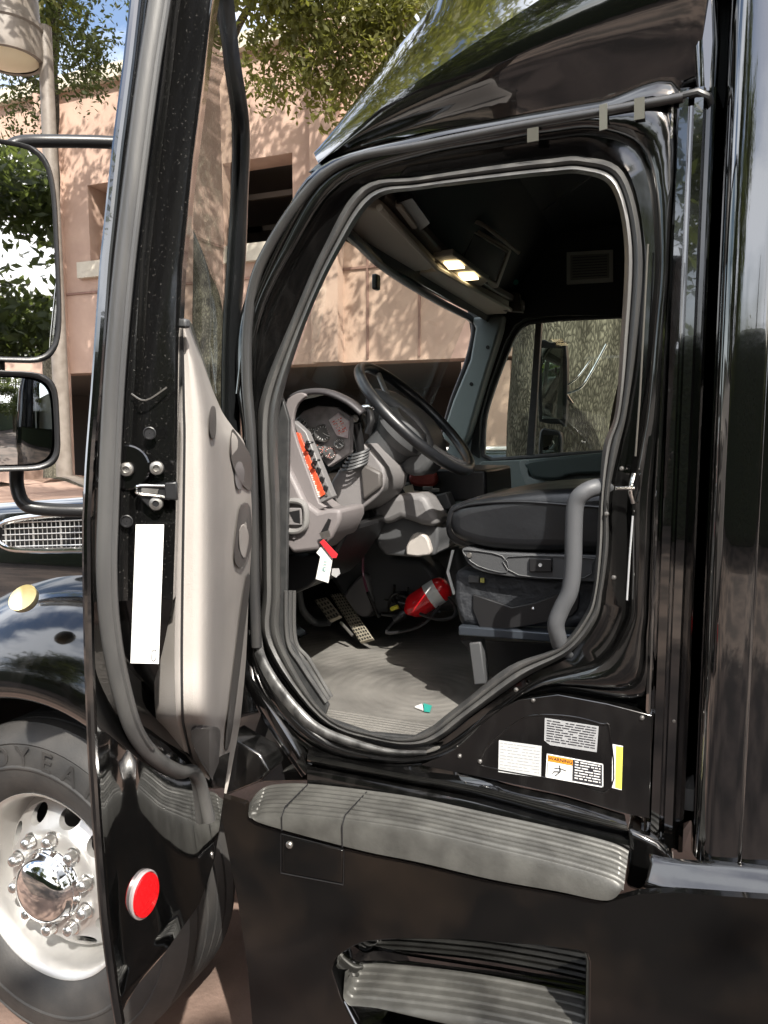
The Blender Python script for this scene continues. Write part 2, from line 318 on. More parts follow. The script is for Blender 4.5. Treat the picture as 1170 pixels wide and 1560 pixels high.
# big oak seen through the passenger window
YT = 3.7
bL, bR = V(785, 690, YT), V(915, 690, YT); tc_ = (bL + bR) / 2; rad = (bR.x - bL.x) / 2 * 1.16
tp = V(868, 480, YT)
tree('oak_tree', 'thick rough-barked oak trunk filling the passenger window', (tc_.x, YT, 0),
     [(-12.5 + 1.15 * i + random.uniform(-.5, .5), 6.9 + random.uniform(-.5, .6), 8.0 + 1.05 * j + random.uniform(-.3, .4), .75, .6, .55) for i in range(14) for j in range(4)] + [(.8, 6.2, 9.0, 2.4, 1.5, 1.2), (3, 5, 8.6, 2.4, 2, 1.3), (-4.6, 4.7, 9.2, 1.3, 1.1, 1.0), (-6.2, 4.6, 9.9, 1.2, 1.0, .9), (-3.2, 4.1, 8.4, .9, .9, .7), (-5.6, 5.2, 8.3, .8, .8, .6), (-3.6, 3.4, 7.6, .8, .8, .6), (-2.6, 3.2, 7.2, .8, .7, .6), (-7.4, 5.6, 10.6, 1.1, .9, .9), (-4.8, 3.8, 10.2, 1.0, .9, .8)] + [(random.uniform(-8.5, -2.5), random.uniform(2.6, 5.5), random.uniform(8.2, 12), .85, .8, .65) for _ in range(12)], 27000, .085, LEAF1,
     [(tc_.x - .02, YT, 0), (tc_.x, YT, bL.z), (tp.x + .0, YT, tp.z), (tp.x + .15, YT + .2, 4.4), (tp.x + .1, YT + .9, 6.5), (tp.x - .3, YT + 1.6, 8.6)],
     [rad * 1.25, rad * 1.0, rad * 1.12, rad * 1.0, .22, .06],
     [([(tp.x + .1, YT + .3, 4.6), (-1.6, 4.6, 6.6), (-4.2, 5.6, 8.4)], (.24, .04)), ([(tp.x + .1, YT + .4, 5), (1.2, 4.6, 6.6), (3, 5, 8.3)], (.2, .04)), ([(-4.2, 5.6, 8.4), (-6.5, 6.2, 9), (-8.5, 6.2, 9)], (.06, .02))])
# oak over the street lamp, top left
def PC(px, py, Y, r): p = V(px, py, Y); return (p.x, p.y, p.z, *r)
t1 = V(78, 60, 7.6)
tree('oak_tree', 'oak with green leaves hanging behind the street lamp', (t1.x, 7.6, .14),
     [PC(60, 40, 7.3, (.7, .6, .5)), PC(120, 60, 7.3, (.55, .6, .7)), PC(40, 130, 7.4, (.6, .5, .4)), PC(110, 130, 7.3, (.5, .5, .3)), PC(20, 190, 7.4, (.5, .4, .22)), PC(150, 110, 7.3, (.3, .4, .45)), PC(40, -60, 7.4, (1.3, .8, .8)), PC(-100, 60, 7.4, (1.2, .8, 1.2)), PC(150, -40, 7.4, (.35, .5, .5))], 14500, .045, LEAF2,
     [(t1.x - .35, 7.6, .1), (t1.x - .25, 7.6, 3), (t1.x - .15, 7.6, 5.5), (t1.x, 7.6, t1.z), (t1.x + .1, 7.6, 9.5)], [.2, .17, .13, .1, .04],
     [([(t1.x, 7.6, t1.z - .3), (t1.x + .4, 7.4, t1.z + .3), (t1.x + .9, 7.3, t1.z + .5)], (.05, .015)), ([(t1.x, 7.6, t1.z - .8), (t1.x - .6, 7.5, t1.z - .4), (t1.x - 1.4, 7.4, t1.z)], (.06, .015))])
# oak behind the open door, top centre; trunk stands in for door-glass reflections
t2 = V(312, 300, 7.0)
tree('oak_tree', 'oak with olive leaves drooping between the open door and the roof fairing', (t2.x, 7.0, .14),
     [PC(420, 30, 6.4, (.45, .5, .5)), PC(500, 40, 6.4, (.6, .5, .6)), PC(560, 60, 6.5, (.5, .5, .55)), PC(470, 120, 6.4, (.4, .4, .32)), PC(530, 140, 6.5, (.28, .4, .28)), PC(400, 110, 6.4, (.22, .4, .35)), PC(610, 10, 6.5, (.5, .5, .5)), PC(480, -80, 6.4, (1.3, .8, .7)), PC(500, 175, 6.4, (.14, .3, .18)), PC(420, 145, 6.4, (.15, .3, .15))], 18500, .042, LEAF1,
     [(t2.x + .1, 7.0, .1), (t2.x, 7.0, 2.5), (t2.x + .06, 7.0, t2.z), (t2.x + .1, 7.0, 6.6), (t2.x + .5, 6.8, 8.6)], [.27, .22, .19, .15, .05],
     [([(t2.x + .1, 7.0, 6.2), (t2.x + .9, 6.7, 7.0), (t2.x + 2.0, 6.4, 7.4)], (.07, .015)), ([(t2.x + .2, 7.0, 6.8), (t2.x + 1.2, 6.7, 7.8), (t2.x + 2.4, 6.4, 8.2)], (.07, .015))])
# trees behind the camera (seen in the paint and the mirrors; nearest one added to shade the road)
def blobs(x, y, s, k, zlo, zsp):
    return [(x + rng.normal() * s, y + rng.normal() * s * .7, zlo + rng.random() * zsp, .8 + rng.random() * .9, .8 + rng.random() * .9, .6 + rng.random() * .6) for _ in range(k)]
for i, (x, y) in enumerate([(-6.5, -6.8), (-6, -14.5), (7.0, -13), (12, -9.5), (18, -4), (-.5, -33), (4, -35), (3.9, -7.6)]):
    zlo, zsp = {2: (.6, 1.8), 5: (1.5, 3.0), 6: (1.5, 2.6), 7: (5.0, 2.2)}.get(i, (2.6, 6.0))
    tree('street_tree', ['leafy street tree mirrored far left in the black paint', 'leafy street tree mirrored in the roof fairing', 'leafy street tree mirrored in the sleeper side', 'leafy street tree mirrored right of the door frame', 'leafy street tree standing behind the sleeper', 'distant bushy tree mirrored low in the sleeper side', 'distant round tree mirrored beside the cab pillar', 'nearest leafy street tree, unseen, added to dapple the road beside the truck'][i], (x, y, 0),
         blobs(x, y, 1.1 if i == 7 else 1.9, 9 if i == 7 else 16, zlo, zsp), 12000, .13, LEAF2, [(x, y, 0), (x + .1, y, 3), (x, y + .1, 6), (x + .2, y, 9)], [.28, .22, .14, .04], group='street trees across the road')
structure(MB().add([(-150, -60, -.119), (150, -60, -.119), (150, -1.1, -.119), (-150, -1.1, -.119)], [(0, 1, 2, 3)]).mk('road', mat('asphalt_painted_dapple', (.13, .095, .075), .85, noise=1, nscale=1.3, nc=(.035, .026, .021), ramp=(.42, .6)), smooth=False))  # unseen dark surface added to dim body reflections; mottling paints dappled shade
hd = MB().box((2, -13, 1.7), (60, 1.4, 3.7)).mk('added_hedge', mat('hedge_leaves', (.045, .07, .02), .8, noise=1, nscale=14, nc=(.008, .014, .005), bump=1, bscale=12, bdist=.15), bevel=.2)  # unseen, added and raised so the sleeper side reflects dark
tag(hd, 'dark green screen added across the road to darken the paint reflections', 'added_hedge')

# ---- street lamp
LAMPM = mat('weathered_lamp_metal', (.20, .175, .15), .5, noise=.6, nscale=12, nc=(.11, .09, .07))
YL = 5.0
pt, pb = V(72, 80, YL), V(97, 745, YL); px_ = (pt.x + pb.x) / 2
lamp = empty('street_lamp', (px_, YL, .14)); tag(lamp, 'tan street lamp with a drum-shaped head and pale lens', 'street lamp')
MB().tube([(px_, YL, .14), (px_, YL, V(72, 40, YL).z)], [.095, .075], 20).mk('pole', LAMPM, lamp)
MB().lathe([(.16, 0), (.16, .05), (.1, .1)], (px_, YL, .14), (0, 0, 1), 24).mk('base', LAMPM, lamp)
hc = V(12, 92, YL - .25); hr = (V(50, 90, YL-.25).x - V(-28, 90, YL-.25).x) / 2 * .98
MB().tube([(px_, YL, V(60, 92, YL).z + .05), (hc.x + hr * .8, YL - .2, hc.z + .12)], .035, 12).mk('arm', LAMPM, lamp)
MB().lathe([(hr * .86, .0), (hr, .0), (hr * 1.02, .05), (hr * 1.0, .30), (hr * 1.05, .32), (hr * 1.05, .36), (hr * .95, .38), (hr * .9, .72), (hr * .6, .85), (0.001, .88)], (hc.x, YL - .25, hc.z), (0, 0, 1), 40).mk('lamp_head', LAMPM, lamp)
MB().lathe([(hr * .87, .02), (hr * .6, -.03), (hr * .3, -.05), (.001, -.055)], (hc.x, YL - .25, hc.z), (0, 0, 1), 40).mk('lens', mat('frosted_lens', (.75, .68, .5), .4), lamp)

# ---- parked cars beyond the passenger side / in the garage
def car(name, label, loc, rz, paint, group=None):
    r = empty(name, loc); tag(r, label, 'car', group); M = Matrix.Translation(loc) @ Matrix.Rotation(rz, 4, 'Z')
    body = [(-2.2, .35), (-2.25, .7), (-2.0, .92), (-1.1, 1.0), (1.9, 1.02), (2.2, .9), (2.25, .4)]
    cabn = [(-1.15, 1.0), (-.45, 1.42), (1.0, 1.45), (1.75, 1.02)]
    def ex(pr, w0, w1, nm, m, par=None):
        mb = MB(); rows = []
        for yy, in ((-w0,), (w0,)): rows.append([M @ Vector((x, yy * (1 if z < 1.05 else w1 / w0), z)) for x, z in pr])
        n = len(pr); mb.add(rows[0] + rows[1], [tuple(range(n)), tuple(range(2*n-1, n-1, -1))] + [(i, (i+1) % n, n + (i+1) % n, n + i) for i in range(n)])
        return mb.mk(nm, m, par or r, bevel=.06, bseg=3)
    ex(body, .88, .88, 'body', paint); ex(cabn, .80, .68, 'greenhouse', CARG)
    ex([(-.5, 1.42), (-.4, 1.47), (.95, 1.50), (1.05, 1.45)], .7, .66, 'roof', paint)
    for sx in (-1.4, 1.4):
        for sy in (-1, 1):
            wh = MB().lathe([(.001, -.1), (.2, -.11), (.31, -.1), (.33, -.06), (.33, .06), (.31, .1), (.001, .1)], M @ Vector((sx, sy * .8, .33)), M.to_3x3() @ Vector((0, 1, 0)), 24).mk('wheel', TYRE, r)
            MB().lathe([(.001, 0), (.19, .01), (.2, 0), (.2, -.02)], M @ Vector((sx, sy * .912, .33)), M.to_3x3() @ Vector((0, sy, 0)), 20).mk('hubcap', ALU, wh)
    for sy in (-.6, .6):
        MB().box(M @ Vector((-2.18, sy, .72)), (.1, .36, .13), [M.to_3x3() @ Vector(a) for a in ((1, 0, 0), (0, 1, 0), (0, 0, 1))]).mk('headlight', CHROME, r, bevel=.02)
    return r
CARG = mat('car_window_glass', (.02, .03, .035), .05, coat=1)
CTEAL = mat('teal_car_paint', (.03, .13, .13), .2, coat=1); CWHITE = mat('white_car_paint', (.7, .7, .67), .25, coat=1)
cp = V(752, 672, 6.0)
car('parked_car', 'white car with a pale bonnet left of the oak trunk', (V(742, 690, 8.2).x - .6, 8.6, .14), R(0), CWHITE)
car('parked_car', 'dark teal car right of the oak trunk', (V(910, 690, 7.4).x + 2.0, 7.6, .14), R(0), CTEAL)

# ================================================================== TRUCK
T = empty('semi_truck', (-.5, 1.0, 0))
tag(T, 'glossy black semi truck with a sleeper and its driver door swung wide open', 'truck')
L0 = [(428,900),(427,780),(424,660),(434,590),(471,480),(519,380),(572,305),(640,289),(760,275),(837,267),(888,266),(932,288),(951,376),(945,520),(937,628),(919,680),(913,756),(909,833),(903,900),(889,938),(850,985),(775,1015),(695,1077),(629,1122),(560,1116),(491,1083),(431,980)]
L2 = [(400,900),(398,780),(392,660),(402,590),(447,480),(491,380),(550,285),(640,269),(760,251),(837,242),(888,239),(950,263),(978,376),(970,520),(955,628),(943,680),(928,756),(927,833),(918,900),(908,945),(870,993),(800,1032),(725,1085),(656,1133),(575,1130),(487,1096),(403,984)]
L3 = [(396,900),(394,780),(386,660),(384,580),(401,480),(450,380),(519,282),(640,238),(760,215),(837,202),(914,197),(985,235),(1004,376),(994,520),(984,628),(975,680),(963,756),(962,833),(961,900),(956,950),(915,1010),(820,1038),(735,1098),(665,1143),(585,1150),(480,1114),(396,1000)]
L4 = [(372,900),(372,780),(369,660),(360,580),(366,480),(409,380),(484,256),(640,206),(760,181),(837,167),(914,154),(1037,135),(1028,376),(1020,520),(1014,628),(1011,680),(1007,756),(1003,833),(999,900),(996,965),(985,1062),(840,1050),(762,1085),(690,1155),(585,1168),(470,1142),(385,1043)]
def ring(L, Y, n=6):
    ys = Y if isinstance(Y, (list, tuple)) else [Y] * len(L)
    P = crs([(x, y, yy) for (x, y), yy in zip(L, ys)], n, True); return [V(p.x, p.y, p.z) for p in P]
def mixL(A, B, t): return [(a[0]*(1-t)+b[0]*t, a[1]*(1-t)+b[1]*t) for a, b in zip(A, B)]
rings = [ring(L0, .14), ring(L0, .05), ring(mixL(L0, L2, .9), .035), ring(L2, .032), ring(mixL(L2, L3, .15), .042), ring(mixL(L2, L3, .75), .040), ring(mixL(L2, L3, .92), .028), ring(L3, .004),
         ring(mixL(L3, L4, .07), -.004), ring(mixL(L3, L4, .25), -.010), ring(mixL(L3, L4, .45), -.012), ring(mixL(L3, L4, .62), -.006), ring(mixL(L3, L4, .68), .004), ring(mixL(L3, L4, .74), -.004), ring(mixL(L3, L4, .94), .0), ring(L4, .012), ring(L4, .06)]
MB().grid(rings, cv=True).mk('door_frame', PAINTD, T, sharp=50)
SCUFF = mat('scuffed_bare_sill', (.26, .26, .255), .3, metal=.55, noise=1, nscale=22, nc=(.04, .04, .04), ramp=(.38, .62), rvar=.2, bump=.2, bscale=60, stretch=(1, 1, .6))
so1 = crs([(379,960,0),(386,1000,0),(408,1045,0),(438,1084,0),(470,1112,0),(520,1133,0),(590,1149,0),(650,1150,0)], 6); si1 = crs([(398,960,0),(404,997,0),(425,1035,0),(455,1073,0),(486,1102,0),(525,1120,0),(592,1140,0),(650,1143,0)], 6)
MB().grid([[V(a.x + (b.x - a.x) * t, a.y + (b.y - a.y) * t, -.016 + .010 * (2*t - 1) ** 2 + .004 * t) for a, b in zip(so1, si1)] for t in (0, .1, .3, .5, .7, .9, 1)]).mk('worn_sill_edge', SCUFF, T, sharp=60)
# rubber door seal, ribbed
sr = [ring(mixL(L0, L2, .0), .045), ring(mixL(L0, L2, .05), .012), ring(mixL(L0, L2, .25), -.006), ring(mixL(L0, L2, .42), -.004), ring(mixL(L0, L2, .48), .006), ring(mixL(L0, L2, .55), -.004), ring(mixL(L0, L2, .75), -.010), ring(mixL(L0, L2, .93), .004), ring(mixL(L0, L2, 1.), .030)]
MB().grid(sr, cv=True).mk('opening_seal', RUB, T, sharp=60)
# roof gutter trim (grey strip held by tape), its pillar run painting in sky reflection
gp = crs([(391,985,0),(388,900,0),(386,780,0),(382,660,0),(376,580,0),(377,500,0),(388,430,0),(410,378,0),(448,318,0),(492,268,0),(545,240,0),(640,222,0),(760,198,0),(837,184,0),(914,171,0),(985,158,0),(1040,148,0)], 6)
MB().tube([V(p.x, p.y, -.012) for p in gp], [.0145] * 48 + [.0145 - .0045 * min(1, k / 12) for k in range(len(gp) - 48)], 14, up=(0, 1, 0)).mk('gutter_sheen_strip', mat('satin_black_trim', (.035, .035, .036), .26, noise=.5, nscale=30, nc=(.06, .058, .054), stretch=(1, 1, .2), ior=1.7, bump=.1, bscale=20), T)
for a, b, c, d in ((913, 160, 925, 196), (966, 150, 982, 180), (803, 196, 820, 214)):
    MB().slab([V(a, b, -.032), V(c, b - 3, -.032), V(c, d, -.024), V(a, d + 3, -.024)], (0, .004, 0)).mk('tape_patch', mat('masking_tape', (.13, .13, .11), .35), T, smooth=False)
# A-pillar outer groove line
ap = crs([(358,600,0),(372,500,0),(404,412,0),(452,318,0),(492,258,0)], 6)
MB().tube([V(p.x + 4, p.y, -.012) for p in ap], .005, 8).mk('pillar_trim', PAINT, T)

# ---- B pillar: vertical ribs
HZ = 661
def wx(px, Y): return V(px, HZ, Y).x
prof = [(1000, -.004), (1004, -.008), (1007, -.006), (1009, .012), (1012, .012), (1015, -.010), (1028, -.015), (1031, .006), (1034, .006), (1037, -.012), (1050, -.014), (1054, .002), (1058, .004), (1061, -.006), (1068, -.002), (1074, .06), (1080, .12)]
zt, zb = V(1045, 140, 0).z, V(1000, 1290, 0).z
MB().grid([[Vector((wx(p, y), y, z)) for p, y in prof] for z in np.linspace(zb, zt, 14)]).mk('rear_pillar', PAINT, T, sharp=45)
# ---- sleeper side
sp = [(1079, .14), (1080, .05), (1081, .0), (1083, -.03), (1089, -.052), (1099, -.068), (1114, -.077), (1140, -.080), (1163, -.080), (1165, -.072), (1168, -.072), (1170, -.080), (1300, -.082), (1700, -.084)]
pp = crs([(wx(p, y), y, 0) for p, y in sp], 3)
zl = V(1100, 1325, -.08).z
MB().grid([[Vector((p.x - (.10 * max(0, (z - 2.2)) ** 2 * 0), p.y + .00 * math.sin(z), z)) for p in pp] for z in np.linspace(zl, 3.9, 24)]).mk('sleeper_side', PAINT, T, sharp=60)
sx0 = wx(1062, .14)
MB().box((sx0 + 1.3, 1.04, 3.2), (2.3, 1.9, 1.3)).mk('sleeper_roof', PAINT, T, bevel=.05)
# ledge and fairing under the sleeper
lr = [((990, 1300), (1040, 1311), (1170, 1322), (1400, 1345), -.075), ((990, 1318), (1040, 1322), (1170, 1330), (1400, 1352), -.085), ((985, 1340), (1030, 1352), (1170, 1362), (1400, 1385), -.118), ((980, 1350), (1030, 1360), (1170, 1370), (1400, 1394), -.122)]
MB().grid([crs([V(x, y, r[4]) for x, y in r[:4]], 5) for r in lr]).mk('fairing_ledge', PAINTD, T, sharp=60, solid=.01)
# corner boot between pillar foot, step and ledge
slabY('pillar_foot', [(955,1262),(1003,1285),(1030,1315),(1000,1345),(975,1362),(952,1352),(958,1300)], -.03, .06, PAINTD, T, bevel=.012, bseg=3)

# ---- roof fairing
crease = [(484,247),(540,199),(597,151),(700,81),(821,0),(1000,-115),(1100,-180)]
outer = [(483,236),(522,180),(560,125),(603,63),(650,0),(735,-115),(790,-190)]
cr_ = crs([(x, y, 0) for x, y in crease], 4); ou = crs([(x, y, 0) for x, y in outer], 4)
rows = []
for i, (a, b) in enumerate(zip(cr_, ou)):
    t = i / (len(cr_) - 1); r = []
    Pa = V(a.x, a.y, .05 - .12 * t); Pb = V(b.x, b.y, .15 + .55 * t)
    r.append(Pa)
    r += [Pa.lerp(Pb, .2) + Vector((-.002, -.008, .006)), Pa.lerp(Pb, .5) + Vector((-.004, -.012, .010)), Pa.lerp(Pb, .8) + Vector((-.002, -.006, .008)), Pb]
    r += [Pb + Vector((.03, .06, .0)), Pb + Vector((.06, .4, .01)), Pb + Vector((.07, .9, .01)), Vector((Pb.x + .12, 2.05, Pb.z))]
    rows.append(r)
MB().grid(rows).mk('roof_fairing_front', PAINT, T, sharp=0)
low = [(486,250),(540,228),(640,203),(760,180),(837,166),(1000,140),(1062,131)]
lw = crs([(x, y, 0) for x, y in low], 4); rows = []
for k in range(9):
    t = k / 8; row = []
    for i, (a, b) in enumerate(zip(lw, cr_)):
        q = i / (len(lw) - 1); A = V(a.x, a.y, .045); B = V(b.x, b.y, .05 - .12 * q)
        row.append(A.lerp(B, t) + Vector((0, -.03 * math.sin(math.pi * t) * q + .02 * math.sin(math.pi * min(1, t*2)) * (1-q), 0)))
    rows.append(row)
MB().grid(rows).mk('roof_fairing_side', PAINT, T, sharp=60)
slabY('fairing_seam_post', [(1054,-180),(1092,-180),(1098,60),(1092,150),(1062,150),(1058,60)], .0, .12, PAINT, T, bevel=.015, bseg=3)
MB().tube([V(1040, 146, -.01), V(1062, 141, -.012), V(1080, 148, -.005), V(1086, 165, .004)], [.008, .009, .008, .006], 10).mk('fairing_clip', RUBD, T)

# ---- lower body: sill rolls between opening and step
srow = [([(470,1140),(585,1166),(690,1153),(760,1190),(860,1213),(950,1240)], .006), ([(470,1142),(585,1168),(690,1180),(760,1193),(860,1216),(952,1242)], .0), ([(468,1150),(600,1176),(700,1193),(770,1208),(860,1232),(955,1257)], -.022), ([(468,1158),(600,1184),(700,1201),(770,1218),(860,1243),(957,1266)], -.020),
        ([(468,1164),(600,1190),(700,1209),(770,1226),(860,1250),(960,1272)], .006), ([(468,1172),(600,1197),(700,1217),(770,1235),(860,1259),(962,1281)], -.020), ([(468,1186),(600,1206),(700,1228),(770,1247),(860,1272),(965,1296)], -.026), ([(468,1200),(600,1222),(700,1244),(770,1262),(860,1288),(968,1310)], -.026)]
MB().grid([crs([V(x, y, Y) for x, y in r], 8) for r, Y in srow]).mk('door_sill', PAINTD, T, sharp=60)
slabY('sill_mat_lip', [(487,1092),(560,1117),(629,1123),(660,1107),(675,1120),(650,1138),(600,1141),(560,1131),(487,1100)], .012, .03, RUBD, T, bevel=.003)
# cowl corner at the foot of the A pillar
slabY('cowl_corner', [(300,985),(372,985),(386,1043),(430,1095),(470,1142),(476,1172),(468,1190),(400,1192),(290,1195)], .014, .08, PAINT, T, bevel=.004)
cc = [([(372,1008),(430,1085),(478,1165)], .010), ([(372,1022),(420,1095),(470,1175)], -.012), ([(372,1032),(414,1103),(466,1180)], -.012), ([(372,1040),(408,1108),(460,1184)], .010)]
MB().grid([crs([V(x, y, Y) for x, y in r], 6) for r, Y in cc]).mk('cowl_rib', PAINTD, T, sharp=50)
slabY('cowl_fin', [(345,1120),(395,1150),(410,1175),(395,1192),(330,1218),(330,1150)], -.03, .03, PAINTD, T, bevel=.006)
# sticker plate
plate = [(640,1166),(676,1150),(705,1122),(742,1088),(790,1066),(850,1058),(925,1072),(994,1090),(990,1248),(945,1238),(860,1212),(750,1188)]
slabY('side_plate', plate, -.008, .02, PAINTD, T, bevel=.002)
inner = crs2([(737,1168),(733,1155),(745,1135),(785,1102),(815,1090),(870,1092),(915,1103),(929,1112),(930,1203),(860,1190)], 4, True)
MB().tube([V(x, y, -.009) for x, y in inner], .0022, 8, closed=True, flat=.7).mk('plate_emboss', PAINTD, T)
for x, y in ((812,1067),(700,1152),(731,1160),(1027,1098),(786,1051),(978,1094),(935,880),(947,714),(924,783)):
    MB().lathe([(.001, -.004), (.003, -.0038), (.0052, -.001), (.0055, .002)], V(x, y, -.010), (0, 1, 0), 14).mk('rivet', STEEL, T)
# labels
def quad(c, Y=-.0098): return [V(x, y, Y) for x, y in c]
def bil(c, u, v):
    a = Vector((*c[0], 0)).lerp(Vector((*c[1], 0)), u); b = Vector((*c[3], 0)).lerp(Vector((*c[2], 0)), u); p = a.lerp(b, v); return (p.x, p.y)
def label(name, c, m, Y=-.0098, lab=None):
    o = MB().slab(quad(c, Y), (0, .0015, 0)).mk(name, m, T, smooth=False)
    if lab: o['label'] = lab
    return o
def bars(name, c, m, parent, rows, ncol=5, u0=.04, u1=.96, v0=.06, v1=.94, h=.5, Y=-.0103, gap=.35, seed=1):
    r = random.Random(seed); mb = MB()
    for i in range(rows):
        va = v0 + (v1-v0) * i / rows; vb = va + (v1-v0) / rows * h; u = u0
        while u < u1:
            wd = min(r.uniform(.04, .16) * 5 / ncol, u1 - u)
            if wd < .01: break
            mb.slab([V(*bil(c, *q), Y) for q in ((u, va), (u+wd, va), (u+wd, vb), (u, vb))], (0, .0002, 0)); u += wd + r.uniform(.01, .03)
            if r.random() < gap * .2: u += .08
    return mb.mk(name, m, parent, smooth=False)
c = [(760,1128),(825,1137),(824,1185),(759,1176)]
la = label('spec_label', c, mat('faded_paper', (.55, .56, .56), .5), lab='blank looking pale grey specification label'); bars('fine_print', c, mat('faded_ink', (.38, .385, .39), .5), la, 9, h=.25)
c = [(830,1094),(912,1107),(909,1146),(838,1135),(829,1128)]
la = MB().slab([V(x, y, -.0098) for x, y in c], (0, .0015, 0)).mk('data_plate', SILV, T, smooth=False); la['label'] = 'silver data plate dense with small print'
bars('fine_print', [(830,1094),(912,1107),(909,1146),(829,1133)], INK, la, 9, ncol=4, h=.42, seed=3)
c = [(833,1148),(919,1164),(919,1200),(831,1184)]
la = label('warning_label', c, INK, lab='warning label with orange header and falling figure')
mb = MB()
for u0, v0, u1, v1 in ((0, 0, 1, .05), (0, .95, 1, 1), (0, 0, .02, 1), (.98, 0, 1, 1)): mb.slab([V(*bil(c, *q), -.0102) for q in ((u0, v0), (u1, v0), (u1, v1), (u0, v1))], (0, .0003, 0))
mb.mk('white_border', WHITE, la, smooth=False)
MB().slab([V(*bil(c, *q), -.0104) for q in ((.03, .32), (.46, .32), (.46, .94), (.03, .94))], (0, .0004, 0)).mk('pictogram_field', WHITE, la, smooth=False)
MB().slab([V(*bil(c, *q), -.0104) for q in ((.03, .06), (.46, .06), (.46, .30), (.03, .30))], (0, .0004, 0)).mk('header', ORANGE, la, smooth=False)
p0, p1 = V(*bil(c, .245, .18), -.0108), V(*bil(c, .46, .18), -.0108); ex_ = (p1 - V(*bil(c, .03, .18), -.0108)); wdt = ex_.length; exn = ex_.normalized()
text('header_lettering', 'WARNING', wdt * .2, INK, la, lambda v: p0 + exn * v.x + Vector((0, 0, 1)) * v.y - Vector((0, .0001 + v.z, 0)), .0001, bold=.0001)
fig = MB()
for a, b, r_ in (((.24, .48), (.25, .66), .0016), ((.25, .66), (.14, .70), .0013), ((.25, .66), (.17, .86), .0013), ((.24, .52), (.36, .58), .0011), ((.14, .70), (.12, .80), .0011), ((.24, .52), (.15, .56), .001)):
    fig.tube([V(*bil(c, *a), -.0108), V(*bil(c, *b), -.0108)], r_, 6)
fig.lathe([(.001, -.001), (.0022, 0), (.001, .001)], V(*bil(c, .235, .43), -.0108), (0, 1, 0), 10)
fig.mk('falling_figure', INK, la)
bars('fine_print', c, WHITE, la, 7, u0=.5, u1=.95, v0=.1, v1=.9, h=.4, ncol=5, Y=-.0104, seed=8)
c = [(933,1134),(949,1137),(947,1204),(932,1200)]
la = label('inspection_label', c, WHITE, lab='narrow upright white and yellow label'); MB().slab([V(*bil(c, *q), -.0103) for q in ((.35, .02), (1, .02), (1, .98), (.35, .98))], (0, .0004, 0)).mk('yellow_band', YELLOW, la, smooth=False)
bars('fine_print', c, mat('olive_ink', (.35, .34, .1), .5), la, 16, u0=.5, u1=.85, v0=.08, v1=.9, h=.35, ncol=1, Y=-.0106)

# striker pin and bright edge strips on the pillar
mb = MB(); mb.tube([V(938, 744, -.035), V(966, 744, -.02)], .0045, 10); mb.tube(crs([V(966, 722, -.012), V(962, 738, -.02), V(961, 750, -.02), V(965, 766, -.012)], 5), .0055, 10); mb.mk('door_striker', CHROME, T)
MB().tube([V(964, 786, -.003), V(959, 850, -.003), V(955, 914, -.003)], .0022, 8).mk('pillar_edge_strip', SILV, T)
MB().tube([V(987, 372, -.002), V(982, 470, -.002), V(975, 600, -.002), V(968, 695, -.002)], .0022, 8).mk('pillar_edge_strip', mat('scratched_edge', (.09, .085, .075), .3), T)

# ---- upper step
ti = [(380,1226),(396,1205),(420,1196),(470,1195),(560,1205),(640,1217),(750,1241),(850,1263),(930,1284),(958,1297)]
to = [(378,1232),(384,1246),(400,1255),(470,1275),(560,1298),(640,1314),(750,1340),(850,1358),(925,1372),(950,1352)]
def wedge(name, parent, ti, to, Yi, Yo, m, nrib=6, drop=.35):
    a = crs([(x, y, 0) for x, y in ti], 6); b = crs([(x, y, 0) for x, y in to], 6); rows = []
    zin = [V(p.x, p.y, Yi + (Yo * .86 - Yi) * max(0, 1 - i / 9) ** 1.5) for i, p in enumerate(a)]; zo = [V(p.x, p.y, Yo) for p in b]
    for A_, B_ in zip(zin, zo): B_.z = min(B_.z, A_.z - .008)
    K = 90
    for k in range(K + 1):
        t = k / K; row = []
        for A, B in zip(zin, zo):
            yy = A.y + (B.y - A.y) * min(1, t / (1 - drop) * 1.0) if t < 1 - drop else B.y
            if t < 1 - drop:
                q = t / (1 - drop); z = A.z - .006 * q; rib = .0045 * min(1, max(0, math.sin(q * nrib * 2 * math.pi) * 2.5)) * (1 if .03 < q < .97 else 0)
                p = Vector((A.x + (B.x - A.x) * q, A.y + (B.y - A.y) * q * .92, z + rib))
            else:
                q = (t - (1 - drop)) / drop; an = q * math.pi / 2
                p = Vector((B.x, A.y + (B.y - A.y) * (.92 + .08 * math.sin(an)), (A.z - .006) + (B.z - A.z + .006) * (q ** 1.3)))
            row.append(p)
        rows.append(row)
    rows.append([Vector((p.x, p.y + .05, p.z)) for p in rows[-1]])
    return MB().grid(rows).mk(name, m, parent, sharp=60)
us = wedge('upper_step', T, ti, to, -.028, -.17, TREADM, 7, .35)
for a, b in (((470, 1195), (430, 1265)), ((560, 1206), (522, 1290))):
    pts = [V(a[0], a[1], -.03), V((a[0]+b[0])/2 + 2, (a[1]+b[1])/2 - 12, -.13), V(b[0], b[1] - 38, -.172), V(b[0], b[1], -.172)]
    A = V(a[0], a[1], -.03); B = V(b[0], b[1], -.17)
    MB().tube([A + Vector((0, 0, .002)), Vector((B.x, -.155, A.z - .002)), Vector((B.x, -.172, A.z - .02)), B + Vector((0, -.002, 0))], .0018, 6).mk('step_joint', BLACKP, us)

